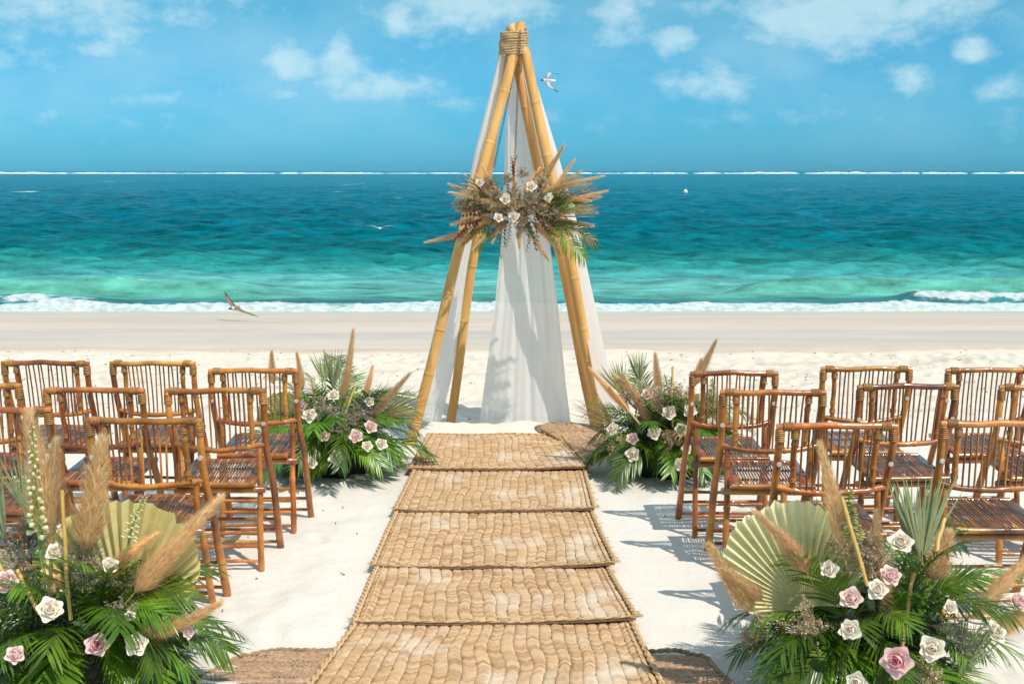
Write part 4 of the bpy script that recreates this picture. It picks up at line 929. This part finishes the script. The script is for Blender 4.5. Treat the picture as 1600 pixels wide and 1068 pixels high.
arrangement('flower_arrangement', 'big floral arrangement at the lower right with a pale green fan leaf', GG, (1.30, 3.95, 0), 3.92,
    [(1409,842,Wt,1.3),(1294,886,Wt,1.1),(1328,930,Bl,1.15),(1394,895,Bl,1.15),(1373,916,Wt,1.1),(1326,982,Wt,1.15),(1400,1032,Pk,1.5),(1456,1012,Wt,1.25),(1336,1066,Wt,1.1),(1596,935,Bl,1.1),(1562,985,Wt,1.2),(1490,945,Wt,.8)],
    [(1308,845,1256,700,1,.36),(1258,890,1200,778,1,.34),(1175,955,1093,862,0,.40),(1372,880,1358,800,0,.24),(1395,990,1400,855,3,.34),(1458,905,1480,828,2,.40),(1520,960,1602,852,0,.34),(1555,985,1625,945,2,.34),(1290,1045,1212,1062,1,.30),(1190,935,1140,880,0,.3),(1365,1010,1345,985,0,.2)],
    [(1342,868,1315,775),(1417,965,1431,880),(1468,845,1476,810)], [(1345,850,1350,765,1,.50),(1530,1000,1545,930,0,.3)],
    [(1335,858,0,1.1),(1310,850,2,1.0),(1355,880,2,1.0),(1262,985,2,.95),(1180,1000,0,.8),(1445,1060,0,.8),(1500,1000,1,.7)],
    [(1258,950,1,1.0,-.34,-.15,.05)], [(1440,880,0,.95,.0,.05),(1425,870,1,.8,-.05,.08),(1500,1060,0,.7,.3,-.25)], 2, 1.05)
arrangement('flower_arrangement', 'floral arrangement beside the left foot of the bamboo arch', GG, (-1.10, 7.05, 0), 7.02,
    [(520,614,Wt,1.1),(483,647,Wt,1.3),(470,632,Bl,1.1),(507,680,Bl,1.1),(558,680,Bl,1.25),(581,665,Bl,1.3),(524,713,Wt,1.35),(597,692,Wt,1.2),(575,695,Wt,1.0),(578,624,Wt,1.0),(486,722,Wt,1.2)],
    [(535,625,566,520,3,.36),(572,620,595,578,1,.26),(572,662,642,590,0,.32),(425,600,408,553,1,.3),(470,610,457,553,3,.3)],
    [(499,665,487,590),(553,668,573,625),(543,638,556,603)], [(500,630,492,566,0,.42),(530,665,535,620,2,.34),(512,670,520,650,0,.3)],
    [(505,640,1,1.1),(562,645,1,1.1),(530,672,1,.9),(455,680,0,1.0),(550,660,1,.8),(575,640,1,.9)],
    [(455,680,2,.9,-.25,.1,.1)], [(520,610,1,.75,.05,.1),(508,600,0,.6,-.1,.1),(590,650,2,.8,1.35,-.1)], 3, 1.08, extra=())
arrangement('flower_arrangement', 'floral arrangement beside the right foot of the bamboo arch', GG, (.96, 7.05, 0), 7.02,
    [(1011,613,Bl,1.2),(1045,643,Wt,1.4),(1021,674,Wt,1.3),(988,683,Bl,1.2),(988,709,Wt,1.4),(955,668,Wt,1.2),(1066,670,Wt,1.3),(1064,726,Wt,1.4),(1079,640,Wt,1.2),(1112,660,Wt,1.1),(1074,700,Bl,1.0)],
    [(1018,662,983,580,3,.34),(1032,612,1028,553,0,.30),(1082,600,1102,530,1,.34),(1000,622,955,583,0,.30),(985,640,934,570,1,.30),(1088,600,1090,560,0,.26)],
    [(984,643,952,603),(1051,635,1051,572)], [(1045,635,1043,582,1,.60),(1060,620,1056,590,1,.4),(1100,640,1098,590,1,.55)],
    [(985,622,0,1.2),(1030,632,2,1.1),(1064,622,0,1.2),(975,720,0,1.1),(968,705,0,1.0),(1050,690,0,.9)],
    [(1085,690,2,1.0,.2,-.1,.12)], [(975,620,0,.7,-.4,.1),(960,665,2,.7,-.95,-.1),(1000,600,1,.6,-.15,.1)], 4, 1.06, dry=6)

# hanging arrangement
def hanging():
    rr = random.Random(77); Y = 7.62; C = at(806, 326, Y); org = C.copy()
    root = thing('hanging_flower_arrangement', 'dried pampas and rose arrangement hanging across the front of the bamboo arch', 'flower arrangement', C)
    obj('moss_base', moss_mesh(9, .13, .05, .06), root)
    for i, (px, py, kd, s) in enumerate([(830,292,Wt,1.2),(790,312,Wt,1.1),(803,339,Wt,1.25),(779,340,Wt,.95),(857,309,Wt,1.0),(750,286,Wt,.9)]):
        p = at(px, py, Y-.16); rose(root, org, p, Vector((rr.uniform(-.3,.3), -1, .35)), kd, s, 900+i)
    for bx, by, tx, ty, k, w in [(838,290,874,222,1,.34),(862,300,886,246,1,.28),(842,312,895,272,0,.30),(785,330,722,316,0,.28),(735,360,668,387,3,.32),(790,325,708,290,1,.30),(840,322,935,312,0,.28),(800,320,803,252,3,.26),(828,360,848,412,1,.26),
            (790,350,715,352,0,.30),(860,345,925,350,0,.30),(770,300,745,268,0,.26),(850,360,885,392,1,.30),(860,310,920,300,1,.30),(770,360,735,385,0,.28),(745,325,712,330,0,.26),(760,345,725,375,0,.3),(840,340,900,362,2,.3),(815,330,830,375,3,.26),(820,320,870,330,0,.3),
            (855,300,940,282,1,.26),(850,318,948,300,3,.28),(850,330,930,330,0,.30),(760,310,700,300,1,.28),(765,335,705,345,0,.30),(780,300,755,262,1,.24),(805,330,812,300,2,.22),(790,345,770,380,0,.3),(835,350,868,385,0,.3),(820,300,845,262,0,.26),(750,345,712,372,1,.3),(845,300,905,268,1,.28),(790,325,755,300,2,.26),(825,325,865,300,2,.26),(810,350,800,385,1,.28)]:
        p0, p1 = at(bx, by, Y-.06), at(tx, ty, Y-rr.uniform(.0,.18)); span_obj('pampas_plume', PLUMES[k], root, org, p0-(p1-p0)*.35, p1, rr.uniform(0,6), w*.8)
    for i in range(70):
        a = rr.uniform(0, 2*PI); d = Vector((math.cos(a)*1.5, rr.uniform(-1.0,.1), math.sin(a)*.75)).normalized()
        me = rr.choice([SPRIGS[0], SPRIGS[1], SPRIGS[0], SPRIGS[1], SPRIGS[3]])
        obj('leafy_sprig', me, root, mw=Matrix.Translation(Vector((d.x*.14, d.y*.05, d.z*.05))) @ quat_z(d, rr.uniform(0,6)).to_matrix().to_4x4() @ Matrix.Scale(rr.uniform(.65,1.05), 4))
    for px, py, dx, dz in [(740,345,-.6,-.3),(730,352,-.5,-.5),(745,338,-.8,.1),(722,360,-.4,-.6),(735,330,-.9,.2),(845,345,.4,-.8),(855,352,.5,-.7),(838,350,.2,-.9),(868,348,.7,-.4),(803,262,0,1),(806,258,.1,1),(750,350,-.5,-.6)]:
        p = at(px, py, Y-.12); obj('leafy_sprig', SPRIGS[2], root, mw=Matrix.Translation(p-org-Vector((dx,0,dz))*.08) @ quat_z((dx,-.4,dz), rr.uniform(0,6)).to_matrix().to_4x4() @ Matrix.Scale(rr.uniform(.75,1.05), 4))
    for px, py, k, s in [(762,290,1,.9),(790,285,0,.8),(815,275,0,.8),(820,310,1,.9),(850,285,0,.9),(770,320,0,.9),(842,330,0,.9),(880,300,0,.8),(740,310,0,.9),(812,360,1,.8),(725,330,0,.8),(865,335,0,.9),(800,300,1,.8),(800,322,0,1.0),(812,316,0,1.0),(822,334,0,1.0),(790,332,1,1.0),(808,345,0,.9),(830,318,0,1.0),(778,305,0,.9)]:
        p = at(px, py, Y-.10); obj('dried_flower_spray', SPRAYS[k], root, mw=Matrix.Translation(p-org) @ quat_z((rr.uniform(-.5,.5), -.7, rr.uniform(-.2,.8))).to_matrix().to_4x4() @ Matrix.Scale(s*.8, 4))
    def fr(px, py, az, el, roll, me, s):
        obj('palm_frond', me, root, mw=Matrix.Translation(at(px, py, Y-.04)-org) @ Matrix.Rotation(el, 4, 'Y') @ Matrix.Rotation(az, 4, 'Z') @ Matrix.Rotation(roll, 4, 'Y') @ Matrix.Scale(s, 4))
    R90 = -PI/2
    fr(850,345, R90+.1, .72, .9, FRONDS['mid'][0], .72); fr(845,350, R90, .95, 1.1, FRONDS['mid'][1], .72); fr(848,348, R90, .62, 1.0, FROND_DRY[1], .72); fr(855,340, R90-.1, .35, .8, FROND_DRY[0], .62)
    fr(850,310, R90, -.05, 1.2, FROND_DRY[1], .66); fr(855,318, R90, -.25, 1.0, FROND_DRY[0], .6); fr(850,325, R90, .12, 1.0, FRONDS['mid'][2], .5)
    fr(765,310, -R90, -.25, -1.0, FROND_DRY[0], .52); fr(765,325, -R90, .0, -1.0, FROND_DRY[1], .5); fr(765,305, -R90, -.5, -.9, FRONDS['mid'][0], .38); fr(765,345, -R90, -.1-.4, -1.0, FRONDS['low'][0], .45); fr(775,355,-R90,-1.0,-1.0,FRONDS['mid'][1],.4)
    for px, py, tx, ty in [(850,325,948,300),(850,322,942,292),(852,330,940,310),(850,338,935,338),(850,335,945,318),(760,300,703,282),(755,292,715,276)]:
        p0, p1 = at(px, py, Y-.06), at(tx, ty, Y-.12); span_obj('dried_blade', BLADE, root, org, p0, p1, rr.uniform(0,6), 1)
    for px, py, tx, ty in [(783,355,781,392)]:
        p0, p1 = at(px, py, Y-.12), at(tx, ty, Y-.12); span_obj('leafy_sprig', SPRIGS[0], root, org, p0, p1, 0, .8).scale.z = .8
b = MB(); 
for k in range(3): quad_leaf(b, (0,0,0), Vector((.05*(k-1),.02*(k-1),1)), Vector((1,0,0)), Vector((0,1,0)), 1.0, .010, 0, 4, .4)
BLADE = b.mesh('dried_blade', M['palm_rust'] if 'palm_rust' in M else pmat('rust_blade', (.22,.10,.05), (.45,.28,.12), 10, .5, rand=.3))
hanging()

# ------------------------------------------------------------------ gulls
M['gull'] = pmat('gull_feathers', (.9,.9,.9), (1,1,1), 30, .7, attr=True)
M['gull_dark'] = pmat('beak', (.02,.015,.012), (.05,.02,.015), 20, .4)
def gull(label, loc, yaw, pitch, roll, wl, wr, cols, scale=1.0):
    """cols: head, back/wing, tip, belly. wl / wr: (dihedral degrees, sweep degrees, bend degrees) of each wing. Body along +y"""
    head, wing, tip, belly = cols; b = MB()
    prof = [(-.20,.006,.0),(-.17,.022,.0),(-.12,.028,.0),(-.05,.046,0),(.02,.056,0),(.08,.050,.004),(.12,.034,.010),(.145,.030,.014),(.17,.031,.016),(.19,.022,.014),(.205,.010,.010)]
    n = 12; vs = []; cs = []
    for y, r, z in prof:
        for k in range(n):
            a = 2*PI*k/n; f = .55 if y < -.1 else 1; vs.append((math.cos(a)*r*(1.5 if y < -.15 else 1), y, z+math.sin(a)*r*.9*(.25 if y < -.15 else 1)))
            cs.append(head if y > .13 else (wing if math.sin(a) > .35 and -.1 < y < .1 else belly))
    m_ = len(prof); fs = [(i*n+k, (i+1)*n+k, (i+1)*n+(k+1) % n, i*n+(k+1) % n) for i in range(m_-1) for k in range(n)]+[tuple(range(n)), tuple((m_-1)*n+k for k in range(n-1, -1, -1))]
    b.add(vs, fs); b.c = list(cs)
    for s, (dih, sw, bend) in ((-1, wl), (1, wr)):
        stations = [(0,.13,0),(.10,.13,0),(.20,.12,.02),(.30,.095,0),(.40,.065,-.03),(.47,.035,-.05),(.52,.004,-.07)]
        x0 = .03; p = Vector((s*x0, .03, .012)); vs = []; cc = []; prev = 0
        for i, (q, ch, off) in enumerate(stations):
            dd = math.radians(dih if q <= .2 else dih-bend); sg = math.radians(sw*.3 if q <= .2 else sw); st = q-prev; prev = q
            p = p+Vector((s*math.cos(dd)*math.cos(sg)*st, -math.sin(sg)*st+(.12*st if q <= .2 else 0), math.sin(dd)*st)); th = .010*(1-q/.6)
            for (fy, fz) in ((.5, 0), (.2, 1), (-.5, 0), (.2, -.5)): vs.append(p+Vector((0, ch*fy, th*fz)))
            col = tip if q > .34 else wing
            cc += [col]*4
        fs = []
        for i in range(len(stations)-1):
            for k in range(4): fs.append((4*i+k, 4*i+(k+1) % 4, 4*i+4+(k+1) % 4, 4*i+4+k))
        fs.append((3,2,1,0)); bb = len(b.v); b.v += [tuple(v) for v in vs]; b.f += [tuple(i+bb for i in f) for f in fs]; b.mi += [0]*len(fs); b.c += cc
    root = thing('gull', label, 'bird', loc, 0, 'gulls flying over the beach')
    body = obj('body', b.mesh('body', M['gull'], color=True), root)
    b = MB(); b.tube([(0,.198,.010),(0,.23,.007),(0,.25,-.002)], [.009,.006,.001], 6); bk = obj('beak', b.mesh('beak', M['gull_dark']), root)
    root.rotation_euler = Euler((math.radians(pitch), math.radians(roll), math.radians(yaw)), 'XYZ'); root.scale = (scale,)*3
    return root
gull('black-headed white gull flying leftwards against the sky beside the arch top', at(857,126,21), 90, 0, -46, (-4,58,10), (26,74,50), ((.03,.035,.04),(.42,.44,.46),(.02,.02,.025),(.85,.85,.85)), .66)
gull('brown mottled gull gliding low over the shore foam on the left', at(369,481,17.2), 148, -2, -26, (10,30,8), (14,25,8), ((.16,.11,.08),(.26,.16,.10),(.08,.05,.03),(.80,.74,.68)), .74)
gull('white gull seen head-on skimming the dark water left of the arch', at(594,357,38), 175, 0, 0, (22,12,20), (22,12,20), ((.8,.8,.8),(.55,.62,.62),(.3,.4,.4),(.85,.85,.85)))

# ------------------------------------------------------------------ buoy and beach litter
b = MB(); b.tube([(0,0,-.25),(0,0,-.2),(0,0,-.05),(0,0,.12),(0,0,.24),(0,0,.30),(0,0,.38)], [.08,.18,.26,.25,.15,.05,.03], 16)
tag(obj('mooring_buoy', b.mesh('mooring_buoy', pmat('white_buoy_paint', (.7,.7,.68), (.82,.82,.8), 8, .4)), loc=at(1071,300,138)+Vector((0,0,0))), 'small white mooring buoy floating far out to the right of the arch', 'buoy')
def litter():
    rr = random.Random(8); b = MB()
    for i in range(520):
        y = rr.uniform(8.4, 11.9) if i < 420 else rr.uniform(4.2, 8.4); x = rr.uniform(-.5, .5)*y*1.1
        if y < 8.4 and abs(x) < .7: continue
        z = sand_z(x, y)+.003; a = rr.uniform(0, PI); l = rr.uniform(.008, .035 if y > 8.4 else .015); d = Vector((math.cos(a), math.sin(a), 0))
        b.tube([Vector((x,y,z)), Vector((x,y,z+.004))+d*l*.5, Vector((x,y,z))+d*l], [.0025,.004,.0015], 4)
    o = tag(obj('seaweed_litter', b.mesh('seaweed_litter', M['debris'])), 'scattered dry seaweed crumbs on the pale beach behind the arch', 'seaweed', kind='stuff')
litter()
